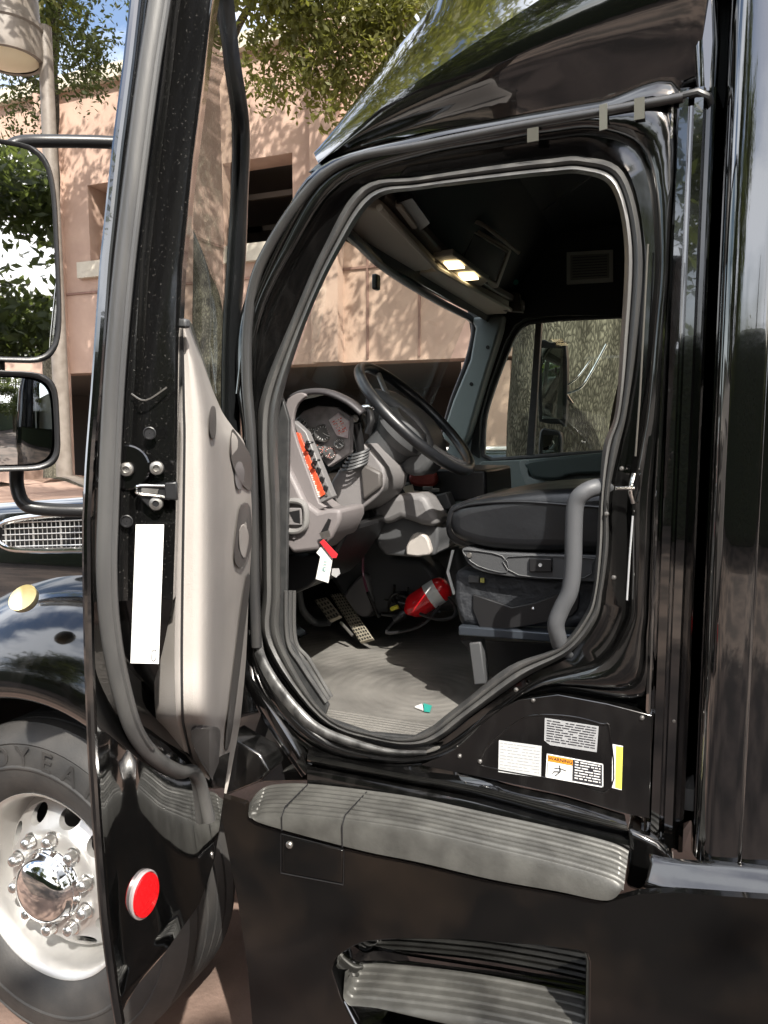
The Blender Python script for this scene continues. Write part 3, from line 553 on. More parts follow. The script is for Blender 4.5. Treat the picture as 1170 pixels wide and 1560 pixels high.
# ---- skirt panel with recessed lower step
YS = -.155
rec = crs2([(506,1478),(512,1460),(530,1446),(560,1434),(620,1430)], 4) + [(700,1431),(800,1438),(878,1447),(893,1452),(897,1465),(896,1560),(893,1640),(560,1600),(520,1520)]
sk = [(330,1212),(342,1270),(362,1370),(378,1480),(386,1580),(392,1700),(700,1800),(1500,1900),(1500,1404),(1170,1370),(1030,1360),(975,1362),(925,1375),(850,1361),(750,1343),(640,1317),(560,1301),(470,1278),(400,1258),(382,1246),(372,1225)]
sk3 = [V(x, y, YS) for x, y in sk]; rc3 = [V(x, y, YS) for x, y in rec]
MB().slab(sk3, (0, .02, 0), [rc3]).mk('side_skirt', SKIRT, T, smooth=False, bevel=0)
# recess walls (rounded lip going in)
mb = MB(); mb.grid([[p + Vector((0, d, 0)) + (Vector((sum(q.x for q in rc3)/len(rc3), p.y, sum(q.z for q in rc3)/len(rc3))) - p) * k for p in rc3] for d, k in ((-.001, -.01), (.004, .01), (.02, .02), (.16, .03))], cv=True)
mb.mk('step_recess', PAINT, T, sharp=50)
MB().slab([p + Vector((0, .16, 0)) for p in rc3], (0, .01, 0)).mk('recess_back', PAINT, T, smooth=False)
ti2 = [(526,1482),(545,1470),(580,1468),(700,1480),(800,1497),(880,1514),(893,1520)]
to2 = [(524,1500),(526,1520),(560,1532),(690,1562),(790,1580),(870,1600),(893,1606)]
wedge('lower_step', T, ti2, to2, -.02, -.16, TREADM, 5, .3)
# shelf line inside recess
MB().tube([V(540, 1466, -.03), V(620, 1466, -.01), V(760, 1484, -.005), V(890, 1508, -.005)], .004, 8).mk('recess_rib', PAINT, T)
# small flap with lock
c = [(430,1272),(522,1295),(521,1346),(430,1328)]
fl = MB().slab([V(x, y, YS - .003) for x, y in c], (0, .01, 0)).mk('access_flap', SKIRT, T, bevel=.003)
MB().tube([V(x, y, YS - .002) for x, y in [(428,1270),(524,1294),(523,1348),(428,1330)]], .0016, 6, closed=True).mk('flap_seam', BLACKP, fl)
MB().lathe([(.001, -.006), (.006, -.006), (.009, -.003), (.010, .003)], V(441, 1287, YS - .004), (0, 1, 0), 16).mk('lock', STEEL, fl)

# ---- hood, fender, front wheel
wc = V(62, 1358, -.10); xw, zw = wc.x, .515
zw = wc.z
def arc(r, y, a0=52, a1=195, n=40, ex=1.0): return [Vector((xw + math.cos(R(a)) * r * ex, y, zw + math.sin(R(a)) * r)) for a in np.linspace(a0, a1, n)]
fr = [arc(.60, .0), arc(.615, -.12), arc(.63, -.135), arc(.66, -.137), arc(.72, -.12, ex=1.02), arc(.79, -.08, ex=1.04), arc(.85, -.01, ex=1.06), arc(.895, .08, ex=1.08), arc(.925, .2, ex=1.10), arc(.94, .45, ex=1.12)]
MB().grid(fr).mk('front_fender', PAINTD, T, sharp=60)
liner = [arc(.60, .0), arc(.59, .45), arc(.2, .5)]
MB().grid(liner).mk('wheel_well', BLACKP, T)
# hood body
hx1, hx0 = -1.28, -3.1
def hoodsec(x):
    t = (x - hx1) / (hx0 - hx1); zt_ = 1.68 - .16 * t; y0 = .16 + .20 * t; y1 = 1.9 - .16 * t; zb_ = zw + .5
    return [Vector((x, y0 - .02, zb_)), Vector((x, y0, zt_ - .42)), Vector((x, y0 + .03, zt_ - .14)), Vector((x, y0 + .12, zt_ - .03)), Vector((x, (y0+y1)/2, zt_ + .05)), Vector((x, y1 - .12, zt_ - .03)), Vector((x, y1 - .03, zt_ - .14)), Vector((x, y1, zt_ - .42)), Vector((x, y1 + .02, zb_))]
hr_ = [crs(hoodsec(x), 5) for x in np.linspace(hx1, hx0, 10)]
MB().grid(hr_).mk('hood', PAINT, T, sharp=60)
MB().slab([hr_[-1][i] for i in range(len(hr_[-1]))], (-.02, 0, 0)).mk('hood_nose', PAINT, T)
# chrome side grille on the hood
YG = .12
gf = crs2([(-6,812),(10,795),(60,786),(128,782),(190,780),(190,832),(110,838),(40,838),(6,832)], 5, True)
MB().tube([V(x, y, YG) for x, y in gf], .010, 10, closed=True).mk('grille_frame', CHROME, T)
MB().slab([V(x, y, YG + .02) for x, y in gf], (0, .01, 0)).mk('grille_back', BLACKP, T, smooth=False)
mb = MB()
for k in range(5): mb.tube([V(4 - 0*k, 797 + 9 * k, YG + .006), V(190, 790 + 9.5 * k, YG + .006)], .0022, 6)
for k in range(26): x = 8 + k * 7; mb.tube([V(x, 792 + max(0, 18 - x) * .7, YG + .008), V(x + 2, 834, YG + .008)], .0014 if k % 6 else .0035, 5)
mb.mk('grille_bars', ALU, T)
# marker lamp on fender
ml = V(40, 915, -.105)
MB().lathe([(.001, -.016), (.02, -.014), (.034, -.008), (.042, .004), (.043, .02)], ml, Vector((.1, -.75, .66)), 28).mk('marker_lamp', AMBER, T)
MB().tube([V(62, 1010, .30), V(112, 1012, .30)], [.035, .035], 20).mk('shock_absorber', mat('yellow_paint', (.65, .42, .03), .4), T)
MB().tube([V(85, 1022, .30), V(86, 1060, .30)], .05, 16).mk('shock_mount', BLACKP, T)
MB().slab([V(x, y, .30) for x, y in ((-20, 1000), (140, 1040), (140, 1085), (-20, 1060))], (0, .05, 0)).mk('frame_rail', BLACKP, T)
# wheel
WR = empty('wheel', (xw, -.10, zw), T)
def wpart(mb, name, m, **k):
    o = mb.mk(name, m, None, **k); o.parent = WR; o.location = (-xw, .10, -zw); return o
tp_ = [(.29, -.055), (.30, -.075), (.33, -.098), (.37, -.112), (.39, -.113), (.395, -.1165), (.40, -.1165), (.405, -.113), (.44, -.110), (.465, -.100), (.47, -.103), (.478, -.098), (.50, -.078), (.512, -.060)]
tp2 = []
yy = -.055
for k in range(5):
    tp2 += [(.520, yy), (.522, yy + .034), (.511, yy + .037), (.511, yy + .044)]; yy += .047
tpp = tp_ + tp2 + [(.520, yy), (.50, yy + .03), (.44, yy + .045), (.33, yy + .03), (.29, yy)]
wpart(MB().lathe([(r, y) for r, y in tpp], (xw, 0, zw), (0, 1, 0), 96), 'tyre', TYRE, sharp=30)
def onwheel(r, a, y): return Vector((xw + math.sin(a) * r, y, zw + math.cos(a) * r))
tx = 'GOODYEAR'; step = .215; 
for i, ch in enumerate(tx):
    a0 = -.07 + (i - 4) * step       # the letters run over the top of the sidewall
    def M(v, a0=a0): return onwheel(.432 + v.y, a0 + v.x / .43, -.1125 - max(0, v.z) * .8 - .000)
    o = text('lettering', ch, .088, TYRE, None, M, .003, bold=.001); o.parent = WR; o.location = (-xw, .10, -zw)
rp = [(.29, -.05), (.297, -.062), (.303, -.070), (.300, -.078), (.292, -.074), (.284, -.06), (.278, -.03), (.270, .03), (.262, .045), (.25, .03), (.243, .012)]
wpart(MB().lathe(rp, (xw, 0, zw), (0, 1, 0), 96), 'rim', ALU, sharp=40)
def ydisc(r): return float(np.interp(r, [.0, .10, .17, .19, .243], [-.055, -.055, -.050, -.035, .012]))
NUTM = mat('nut_steel', (.72, .71, .69), .22, metal=.95)
mb = MB(); mb.lathe([(.05, -.055), (.12, -.055), (.165, -.052), (.172, -.048)], (xw, 0, zw), (0, 1, 0), 80)
for k in range(10):
    a0 = 2*math.pi*(k + .35)/10; da = 2*math.pi/10; out = []; 
    for q in np.linspace(-.5, .5, 9): out.append((q * da, .172))
    for q in np.linspace(.5, -.5, 9): out.append((q * da, .243))
    hol = [(math.cos(u) * .175, .211 + math.sin(u) * .028) for u in np.linspace(0, 2*math.pi, 20, endpoint=False)]
    tr = geometry.tessellate_polygon([[Vector((x, y, 0)) for x, y in out], [Vector((x, y, 0)) for x, y in hol]])
    P = [onwheel(r, a0 + a, ydisc(r)) for a, r in out + hol]; mb.add(P, tr)
    hb = len(out); HP = [onwheel(r, a0 + a, ydisc(r)) for a, r in hol]
    mb.grid([HP, [p + Vector((0, .022, 0)) for p in HP]], cv=True)
wpart(mb, 'wheel_disc', ALU, sharp=40)
wpart(MB().lathe([(.001, .10), (.27, .10), (.28, .0)], (xw, 0, zw), (0, 1, 0), 40), 'brake_drum', BLACKP)
wpart(MB().lathe([(.117, -.05), (.117, -.060), (.110, -.066), (.106, -.074), (.110, -.079), (.106, -.084), (.102, -.098), (.090, -.116), (.068, -.127), (.045, -.133), (.020, -.137), (.001, -.138)], (xw, 0, zw), (0, 1, 0), 56), 'hub_cap', CHROME, sharp=50)
for k in range(10):
    a = 2*math.pi*(k + .1)/10; c0 = onwheel(.147, a, 0)
    wpart(MB().lathe([(.026, -.05), (.026, -.056), (.0205, -.058), (.0195, -.072), (.0185, -.079), (.015, -.086), (.008, -.090), (.001, -.091)], c0, (0, 1, 0), 24), 'lug_nut', NUTM, sharp=40)
# ---- windshield, cab front, far side etc.
YF = 2.0
INT = BLACKI
slabY('floor', [(380,905),(610,880),(960,900),(1500,1200),(1500,1500),(480,1140)], .03, .04, BLACKP, T, bevel=0) if 0 else None
FZ = V(600, 1128, .03).z
FLM = mat('floor_mat_rubber', (.19, .182, .168), .5, noise=.9, nscale=5, nc=(.075, .072, .067), bump=.3, bscale=400)
# ring pattern worn into the mat
t = FLM.node_tree; wv = t.nodes.new('ShaderNodeTexWave'); wv.wave_type = 'RINGS'; wv.rings_direction = 'Z'; wv.inputs['Scale'].default_value = 9; wv.inputs['Distortion'].default_value = 1.5; wv.inputs['Detail'].default_value = 2
mp = t.nodes.new('ShaderNodeMapping'); mp.inputs['Location'].default_value = (.72, -.42, 0); tcc = [n for n in t.nodes if n.type == 'TEX_COORD'][0]; t.links.new(tcc.outputs['Object'], mp.inputs[0]); t.links.new(mp.outputs[0], wv.inputs[0])
bmp = [n for n in t.nodes if n.type == 'BUMP'][0]; b2 = t.nodes.new('ShaderNodeBump'); b2.inputs['Strength'].default_value = .2; b2.inputs['Distance'].default_value = .004; t.links.new(wv.outputs['Fac'], b2.inputs['Height']); t.links.new(bmp.outputs[0], b2.inputs['Normal']); t.links.new(b2.outputs[0], t.nodes['Principled BSDF'].inputs['Normal'])
MB().slab([(-1.7, .03, FZ), (1.9, .03, FZ), (1.9, YF, FZ), (-1.7, YF, FZ)], (0, 0, -.05)).mk('cab_floor', FLM, T, smooth=False)
mb = MB()
for k in range(8):
    y = .045 + .016 * k; a, b = V(500 + 9*k, 1100 - 8*k, y), V(655 + 3*k, 1110 - 7*k, y)
    mb.tube([Vector((VZ(500 + k*7, 1095 - 8*k, FZ + .002).x, y, FZ)), Vector((-.52 + .02*k, y, FZ))], .0035, 6, flat=.8)
mb.mk('mat_ribs', FLM, T)
for k in range(3):
    pts = crs([V(436 + 6*k, 900, .06 + .015*k), V(438 + 6*k, 975, .06 + .015*k), V(458 + 7*k, 1012 - 3*k, .06 + .015*k), V(497 + 4*k, 1070 - 4*k, .06 + .015*k)], 6)
    MB().tube(pts, .006, 8).mk('kick_rib', RUB, T)
slabY('kick_panel', [(428,600),(440,640),(436,900),(440,975),(500,1075),(480,1130),(400,1000),(395,650)], .062, .075, RUBD, T, bevel=.002)
# ceiling, rear, near inner wall

MB().box((1.88, 1.0, 2.0), (.04, 2.0, 2.2)).mk('sleeper_back_wall', INT, T, smooth=False)
MB().box((wx(985, .1) + .95, .16, 2.0), (1.9, .04, 2.1)).mk('inner_side_lining', INT, T, smooth=False)
# roof skin over the cab (keeps the sun out)
def prof2(lo, hi, y):
    k = min(1, max(0, (y - .1) / .35)); return [(a[0] + (b[0] - a[0]) * k, a[1] + (b[1] - a[1]) * k) for a, b in zip(lo, hi)]
RLO, RHI = ((-.90, 2.36), (-.90, 2.45), (-.62, 2.565), (-.20, 2.76), (2.0, 2.86)), ((-.90, 2.36), (-.90, 2.46), (-.62, 2.80), (-.3, 2.88), (2.0, 2.9))
MB().grid([[Vector((x - .03 * math.sin(math.pi * (y - .1) / 1.9), y, z)) for x, z in prof2(RLO, RHI, y)] for y in (.1, .2, .3, .45, .7, 1.0, 1.3, 1.6, YF)]).mk('cab_roof', PAINT, T, solid=.03, sol_off=1)
slabY('header_filler', [(470,262),(640,215),(1060,140),(1040,60),(600,150)], .07, .10, PAINT, T, bevel=0)
MB().grid([[Vector((x, y, z)) for x, z in prof2(((-.90, 2.335), (-.87, 2.40), (-.60, 2.535), (-.22, 2.72), (1.9, 2.74)), ((-.90, 2.335), (-.87, 2.40), (-.60, 2.73), (-.52, 2.755), (1.9, 2.77)), y)] for y in (.07, .2, .3, .45, 1.0, YF + .02)]).mk('headliner', INT, T, smooth=False)
# passenger side wall with window hole
win = crs2([(736,694),(738,640),(752,590),(775,530),(790,502),(806,491)], 4) + [(850,486),(1010,480),(1010,683),(900,690),(800,697),(750,701)]
wall_o = [(724,484),(720,300),(1150,240),(1900,200),(2600,1300),(640,900),(640,770),(676,700),(700,640),(712,580)]
MB().slab([V(x, y, YF) for x, y in wall_o], (0, .06, 0), [[V(x, y, YF) for x, y in win]]).mk('passenger_wall', GREENG, T, smooth=False)
dk = [(712,470),(700,300),(1150,240),(1900,200),(1900,690),(1015,690),(1012,478),(850,481),(800,484),(783,496),(768,524),(745,588),(731,640),(729,698),(716,690),(730,600)]
slabY('passenger_upper_lining', dk, YF - .03, YF - .005, INT, T, bevel=0)
MB().tube([V(x, y, YF - .03) for x, y in win], .012, 8, closed=True).mk('passenger_window_seal', RUBD, T)
MB().slab([V(x, y, YF + .02) for x, y in win], (0, .004, 0)).mk('passenger_window_glass', GLASS, T, smooth=False)
slabY('window_divider', [(816,488),(825,488),(812,700),(801,700)], YF - .02, YF + .02, RUBD, T, bevel=.003)
# passenger door trim, armrest
slabY('passenger_door_trim', [(733,703),(800,700),(1010,684),(1010,800),(640,860),(690,760),(722,720)], YF - .06, YF - .031, GREENG, T, bevel=.006)
slabY('armrest', crs2([(806,702),(916,690),(1010,684),(1010,715),(880,722),(850,730),(815,728),(805,716)], 3, True), YF - .16, YF - .06, mat('dark_green_trim', (.05, .07, .066), .45, bump=.2, bscale=500), T, bevel=.012, bseg=3)
slabY('door_pocket', crs2([(792,702),(806,704),(806,726),(835,734),(842,740),(1010,722),(1010,790),(835,790),(806,748),(794,722)], 3, True), YF - .10, YF - .055, mat('pale_grey_green_trim', (.26, .29, .28), .5, bump=.2, bscale=500), T, bevel=.01, bseg=3)
# passenger mirror outside
pm = slabY('passenger_mirror', crs2([(822,526),(840,522),(862,526),(862,640),(852,646),(826,643),(820,630)], 4, True), 2.42, 2.50, BLACKP, T, bevel=.01)
MB().slab([V(x, y, 2.418) for x, y in [(825,530),(858,531),(857,638),(826,638)]], (0, .001, 0)).mk('mirror_glass', MIRROR, pm, smooth=False)
pm = slabY('passenger_mirror', crs2([(822,658),(838,654),(854,660),(855,690),(852,720),(822,720)], 4, True), 2.42, 2.50, BLACKP, T, bevel=.01)
MB().slab([V(x, y, 2.418) for x, y in [(827,662),(850,664),(850,716),(827,716)]], (0, .001, 0)).mk('mirror_glass', MIRROR, pm, smooth=False)
mb = MB(); mb.tube(crs([V(862, 600, 2.45), V(885, 590, 2.45), V(902, 565, 2.44), V(924, 524, 2.4)], 5), .007, 8); mb.tube(crs([V(862, 588, 2.45), V(880, 575, 2.45), V(900, 548, 2.44)], 5), .005, 8); mb.tube([V(852, 585, 2.45), V(872, 615, 2.45)], .008, 8); mb.mk('window_reflection_bracket', CHROME, T)  # chrome tubes standing in for pale reflected lines in the window
# far A pillar trim
slabY('far_pillar_trim', [(716,484),(766,478),(762,500),(735,585),(712,665),(700,690),(672,665),(690,610),(716,548),(724,500)], YF - .14, YF - .031, GREENG, T, bevel=.012, bseg=3)
for x, y in ((743,529),(718,585)): MB().lathe([(.001, -.002), (.009, -.002), (.010, .004)], V(x, y, YF - .141), (0, 1, 0), 14).mk('screw', BLACKP, T)
# windshield: frame, glass
wt = [V(520, 345, .12), V(545, 368, .25), V(580, 402, .55), V(620, 430, .90), V(670, 460, 1.4), V(712, 482, 1.82)]
wtop = crs([(p.x, p.y, p.z) for p in wt], 5)
wr = [V(722, 490, 1.9), V(722, 510, 1.9), V(712, 552, 1.9), V(690, 610, 1.9), V(676, 660, 1.9)]
MB().tube(wtop + crs(wr, 5), .016, 10).mk('windshield_seal', BLACKP, T)
bot = [Vector((p.x - .30 - .05 * math.sin(math.pi * (p.y - .1) / 1.85), p.y, 1.62)) for p in wtop]
MB().grid([[a.lerp(b, t) for a, b in zip(wtop, bot)] for t in (0, .5, 1)]).mk('windshield', GLASS, T)
# wiper-sensor spot
MB().box(V(573, 430, .60), (.02, .035, .05)).mk('sensor_bracket', BLACKP, T, bevel=.006)
# dash top
MB().grid([[Vector((-1.62, y, 1.60)), Vector((-1.4, y, 1.64)), Vector((-1.2, y, 1.655)), Vector((-1.12, y, 1.64)), Vector((-1.10, y, 1.60)), Vector((-1.14, y, 1.42)), Vector((-1.62, y, 1.36))] for y in np.linspace(.10, YF, 12)]).mk('dash_body', GREYD, T, sharp=60)
MB().box((-1.68, 1.03, 1.3), (.05, 1.95, .65)).mk('firewall', BLACKP, T, smooth=False)
# overhead console
ZH = 2.36
HEAD = mat('header_trim_grey', (.42, .395, .335), .7, bump=.2, bscale=400)
def zslab(name, pts, Z, dz, m, parent=None, bevel=.004, sm=0):
    if sm: pts = crs2(pts, sm, True)
    return MB().slab([VZ(x, y, Z) for x, y in pts], (0, 0, dz)).mk(name, m, parent or T, bevel=bevel)
zslab('sun_visor', [(532,372),(548,322),(556,318),(578,321),(590,330),(662,405),(655,411),(608,417)], ZH, .03, HEAD, bevel=.006)
zslab('sun_visor', [(616,420),(668,413),(700,430),(775,468),(772,478),(728,480),(718,474)], ZH, .03, HEAD, bevel=.006)
zslab('console_shelf', [(560,315),(588,303),(612,318),(690,400),(758,446),(800,468),(800,482),(776,482),(665,410)], ZH + .035, .03, mat('console_brown', (.11, .10, .085), .6), bevel=.006)
MB().tube([VZ(x, y, ZH - .005) for x, y in ((578,316),(610,350),(665,408),(778,472))], .009, 8).mk('console_edge', HEAD, T)
# CB / storage box facing rear
bx = [V(688, 402, 1.10), V(716, 340, 1.02), V(782, 380, 1.30), V(760, 440, 1.38)]
cb = MB().slab(bx, (-.16, .03, .02)).mk('overhead_box', mat('box_brown', (.50, .46, .39), .5), T, bevel=.010, bseg=3)
mid = sum((Vector(b) for b in bx), Vector()) / 4; n_ = (bx[1]-bx[0]).cross(bx[3]-bx[0]).normalized()
if n_.dot(CAM - mid) < 0: n_ = -n_
inn = [mid + (b - mid) * .72 + n_ * .002 for b in bx]; MB().slab(inn, n_ * .003).mk('box_recess', BLACKP, cb, smooth=False)
MB().tube([mid + (b - mid) * .78 + n_ * .004 for b in bx], .005, 6, closed=True).mk('box_bezel', HEAD, cb)
MB().tube(crs([V(716, 335, 1.0), V(740, 345, 1.05), V(790, 385, 1.3)], 4), .008, 8).mk('box_hood', HEAD, cb)
LITE = mat('dome_lamp_glow', (.9, .8, .6), .4, emit=(1, .78, .45), estr=3.2)
for c in ([(676,402),(700,401),(708,409),(684,411)], [(698,419),(722,418),(729,426),(706,428)]): zslab('dome_lamp', c, ZH + .010, .006, LITE, bevel=.001)
zslab('lamp_bezel', [(660,392),(690,388),(745,428),(725,442)], ZH + .020, .02, HEAD, bevel=.004)
zslab('overhead_pocket', [(604,310),(628,302),(655,340),(640,352)], ZH + .028, .01, BLACKP, bevel=0)
zslab('pocket_lip', [(602,316),(612,316),(636,348),(628,350)], ZH + .02, .02, HEAD, bevel=.003)
MB().lathe([(.001, 0), (.012, 0)], V(786, 430, 1.5), (0, 1, 0), 10).mk('indicator_lamp', mat('teal_indicator', (.02, .3, .22), .4), T)
slabY('belt_anchor_panel', [(745,440),(790,445),(795,475),(760,472)], 1.7, 1.75, mat('console_dark', (.06, .055, .045), .6), T)
# vent grille on the far lining
vg = slabY('air_vent', [(863,384),(934,380),(934,429),(863,433)], YF - .045, YF - .03, mat('vent_bezel', (.65, .68, .60), .5), T, bevel=.002)
slabY('vent_field', [(869,389),(928,386),(928,423),(869,427)], YF - .047, YF - .044, mat('vent_grey', (.33, .35, .30), .6), vg, bevel=0)
mb = MB()
for k in range(8): mb.slab([V(872, 392 + 4.2*k, YF - .05), V(925, 389 + 4.2*k, YF - .05), V(925, 390.5 + 4.2*k, YF - .05), V(872, 393.5 + 4.2*k, YF - .05)], (0, .002, 0))
mb.mk('vent_louvre', mat('louvre_dark', .12, .5), vg, smooth=False)
MB().tube([V(795, 345, 1.9), V(902, 268, 1.0)], .003, 6).mk('curtain_wire', GREYD, T)

# ---- driver's dash end
DASHG = mat('warm_grey_dash', (.185, .168, .168), .5, bump=.25, bscale=700)
dash_end = crs2([(424,640),(432,615),(444,603),(458,598),(466,603),(454,614),(447,632),(447,655),(460,695),(476,738),(486,766),(497,772),(480,779),(466,777),(450,750),(430,705),(424,690)], 2, True)
slabY('dash_end_panel', dash_end, .11, .125, DASHG, T, bevel=.006, bseg=3)
slabY('dash_side_cover', [(418,690),(428,690),(463,764),(484,780),(500,776),(518,776),(518,792),(506,818),(486,838),(446,843),(424,820),(416,800)], .09, .26, DASHG, T, bevel=.010, bseg=3)
# instrument hood: arched
hr0 = crs2([(428,628),(436,608),(456,597),(494,595),(530,610),(552,628)], 5)
MB().grid([[V(x, y, .12) for x, y in hr0], [V(x + 3, y - 3, .18) for x, y in hr0], [V(x + 8, y - 2, .45) for x, y in hr0], [V(x + 12, y + 6, .85) for x, y in hr0]]).mk('instrument_hood', mat('hood_vinyl', (.045, .042, .045), .45, bump=.3, bscale=600), T, solid=.012)
slabY('instrument_recess', [(448,612),(494,602),(545,620),(552,650),(540,700),(500,720),(455,655)], .50, .52, BLACKP, T, bevel=0)
sw_ = slabY('switch_panel', [(446,640),(466,658),(507,757),(486,768)], .130, .16, mat('switch_panel_grey', (.17, .165, .165), .45, bump=.2, bscale=500), T, bevel=.003)
rs = slabY('fuse_strip', [(447,658),(456,660),(495,753),(483,760)], .124, .131, REDSTRIP, sw_, bevel=.001)
r5 = random.Random(5); mb = MB()
for k in range(30):
    u = k / 29; x = 450 + 38 * u; y = 664 + 92 * u; mb.box(V(x - 2 + r5.uniform(-1, 1), y, .1215), (.008, .003, .004))
mb.mk('fuse_contacts', mat('contact_print', (.75, .72, .65), .5), sw_, smooth=False)
mb = MB()
for k in range(20):
    u = k / 19; mb.box(V(459 + 38 * u, 668 + 86 * u, .128), (.007, .003, .006))
mb.mk('fuse_contacts', STEEL, sw_, smooth=False)
for x, y in ((470,679),(480,706)):
    MB().tube(crs([V(x, y + 8, .13), V(x - 5, y + 2, .11), V(x, y - 4, .10), V(x + 7, y - 5, .11)], 4), .003, 8).mk('toggle_switch', BLACKP, sw_)
rk = random.Random(3)
for k in range(6):
    u = k / 5; x = 469 + 27 * u; y = 676 + 68 * u
    rw = MB().box(V(x, y, .128), (.014, .006, .016), (Vector((.9, 0, -.3)).normalized(), Vector((0, 1, 0)), Vector((.3, 0, .9)).normalized())).mk('rocker_switch', BLACKP, sw_, bevel=.002)
# gauges on the cluster plane
GZ = mat('gauge_print', (.8, .78, .75), .5, noise=1, nscale=200, nc=(.02, .02, .02), ramp=(.47, .53))
gq = slabY('gauge_panel', [(449,640),(462,626),(484,618),(512,620),(534,634),(533,690),(512,704),(500,712),(484,690)], .215, .24, mat('gauge_bezel_grey', (.26, .24, .24), .4, noise=.5, nscale=40, nc=(.07, .065, .065)), T, bevel=.003)
DIALRED = mat('dial_red', (.62, .10, .06), .5, noise=1, nscale=170, nc=(.75, .7, .66), ramp=(.45, .55))
for x, y, r_ in ((462,645,.012),(474,662,.019),(492,660,.023),(486,684,.015),(503,690,.017),(517,676,.014)):
    nn = Vector((.45, -.85, .2)).normalized(); c0 = V(x, y, .209)
    MB().lathe([(r_, .003), (r_ * 1.12, .001), (r_ * 1.12, -.006)], c0, nn, 24).mk('gauge_bezel', STEEL, gq)
    fc = MB().lathe([(.0005, .0015), (r_, .001)], c0, nn, 24).mk('gauge_face', mat('dial_black', .02, .3) if 'dial_black' not in MATS else MATS['dial_black'], gq)
    tk = MB(); e1 = nn.orthogonal().normalized(); e2 = nn.cross(e1)
    for q in np.linspace(0, 5.2, 14): tk.tube([c0 + nn * .0022 + (e1 * math.cos(q) + e2 * math.sin(q)) * r_ * k for k in (.68, .92)], .0007, 4)
    tk.tube([c0 + nn * .003, c0 + nn * .003 + (e1 * math.cos(x) + e2 * math.sin(x)) * r_ * .75], .0008, 4)
    tk.mk('dial_marks', WHITE if y < 680 else DIALRED, fc, smooth=False)
sv = slabY('cluster_bezel', [(500,640),(515,628),(532,642),(529,668),(512,664)], .205, .213, mat('cluster_silver', (.62, .58, .58), .4, noise=.6, nscale=70, nc=(.4, .25, .28)), gq, bevel=.003)
mb = MB()
for k in range(6): mb.slab([V(506 + 2*k, 642 + 3.6*k, .203), V(520 + 1.6*k, 636 + 3.6*k, .203), V(520 + 1.6*k, 638 + 3.6*k, .203), V(506 + 2*k, 644 + 3.6*k, .203)], (0, .002, 0))
mb.mk('cluster_print', DIALRED, sv, smooth=False)
# column shroud, stalk
slabY('column_shroud', crs2([(504,734),(530,700),(551,676),(560,680),(584,712),(583,745),(562,768),(536,784),(514,774)], 2, True), .30, .50, GREY, T, bevel=.018, bseg=4)
slabY('shroud_side', [(548,714),(556,708),(580,720),(580,742),(552,764)], .285, .31, BEIGED, T, bevel=.008)
mb = MB()
for k in range(5): mb.lathe([(.030 + .003*k, 0), (.034 + .003*k, .005), (.030 + .003*k, .010)], V(549 - 2*k, 690 + 5*k, .30), Vector((-.2, -.3, .9)), 20)
mb.mk('stalk_boot', GREYD, T)
MB().tube([V(550, 692, .30), V(546, 665, .29), V(541, 645, .28)], [.013, .014, .015], 14).mk('trailer_brake_lever', BLACKP, T)
bmk = MB(); bmk.lathe([(.0005, .012), (.008, .010), (.0125, 0), (.008, -.010), (.0005, -.012)], V(540, 638, .28), (0, 0, 1), 18); bmk.mk('lever_knob', WHITE, T)
MB().tube(crs([V(560, 660, .36), V(566, 640, .36), V(562, 624, .38)], 4), .010, 10).mk('column_stalk', BLACKP, T)
MB().box(V(563, 621, .40), (.05, .03, .018)).mk('stalk_end', CHROME, T, bevel=.008)
# steering wheel
SP = [V(560, 560, .46), V(710, 716, .46)]; sc_ = (SP[0] + SP[1]) / 2; sa = (SP[1] - SP[0]); sr_ = sa.length / 2; sa.normalize(); sb = Vector((0, 1, 0)); sn = sa.cross(sb).normalized()
if sn.z < 0: sn = -sn
SWE = MB().tube([sc_ + (sa * math.cos(q) + sb * math.sin(q)) * sr_ for q in np.linspace(0, 2*math.pi, 72, endpoint=False)], .0165, 16, closed=True).mk('steering_wheel', VINYL, T)
hub = sc_ - sn * .05
MB().lathe([(.001, .04), (.06, .036), (.085, .015), (.09, -.02), (.07, -.05)], hub, sn, 32).mk('horn_pad', GREYD, SWE)
for q in (R(15), R(165), R(-40), R(220)):
    e = sc_ + (sa * math.cos(q) + sb * math.sin(q)) * (sr_ - .008); mdd = hub.lerp(e, .6) - sn * .004
    MB().tube(crs([hub + sn * .01, mdd, e], 5), .013, 10, flat=.6, up=sn).mk('spoke', mat('spoke_silver', (.35, .35, .35), .35, metal=.5), SWE)
MB().tube([hub - sn * .02, hub - sn * .32], [.07, .055], 24).mk('steering_column', GREYD, T)
slabY('column_cover', crs2([(556,600),(580,595),(640,640),(660,690),(640,725),(600,715),(570,690),(556,650)], 3, True), .46, .62, GREYD, T, bevel=.02, bseg=3)
# centre dash items
slabY('centre_dash', [(560,720),(600,712),(740,716),(742,760),(690,765),(640,770),(600,800),(560,800)], .80, 1.2, BLACKP, T, bevel=.01)
slabY('knee_cover', crs2([(560,800),(574,782),(597,766),(625,764),(650,780),(668,808),(664,842),(655,847),(587,846),(572,820)], 2, True), .52, .75, GREYD, T, bevel=.02, bseg=4)
slabY('column_skirt', crs2([(560,772),(590,756),(640,752),(655,770),(668,800),(640,800),(610,790),(585,800)], 2, True), .48, .60, mat('mid_grey_plastic', (.16, .155, .155), .5, bump=.2, bscale=600), T, bevel=.02, bseg=3)
slabY('knee_plate', crs2([(618,846),(624,820),(634,812),(648,816),(655,832),(654,846)], 2, True), .50, .53, BEIGE, T, bevel=.006)
slabY('tunnel', [(560,850),(600,840),(665,840),(700,830),(720,930),(640,935),(575,938),(560,900)], 1.05, 1.5, GREYD, T, bevel=.03, bseg=3)
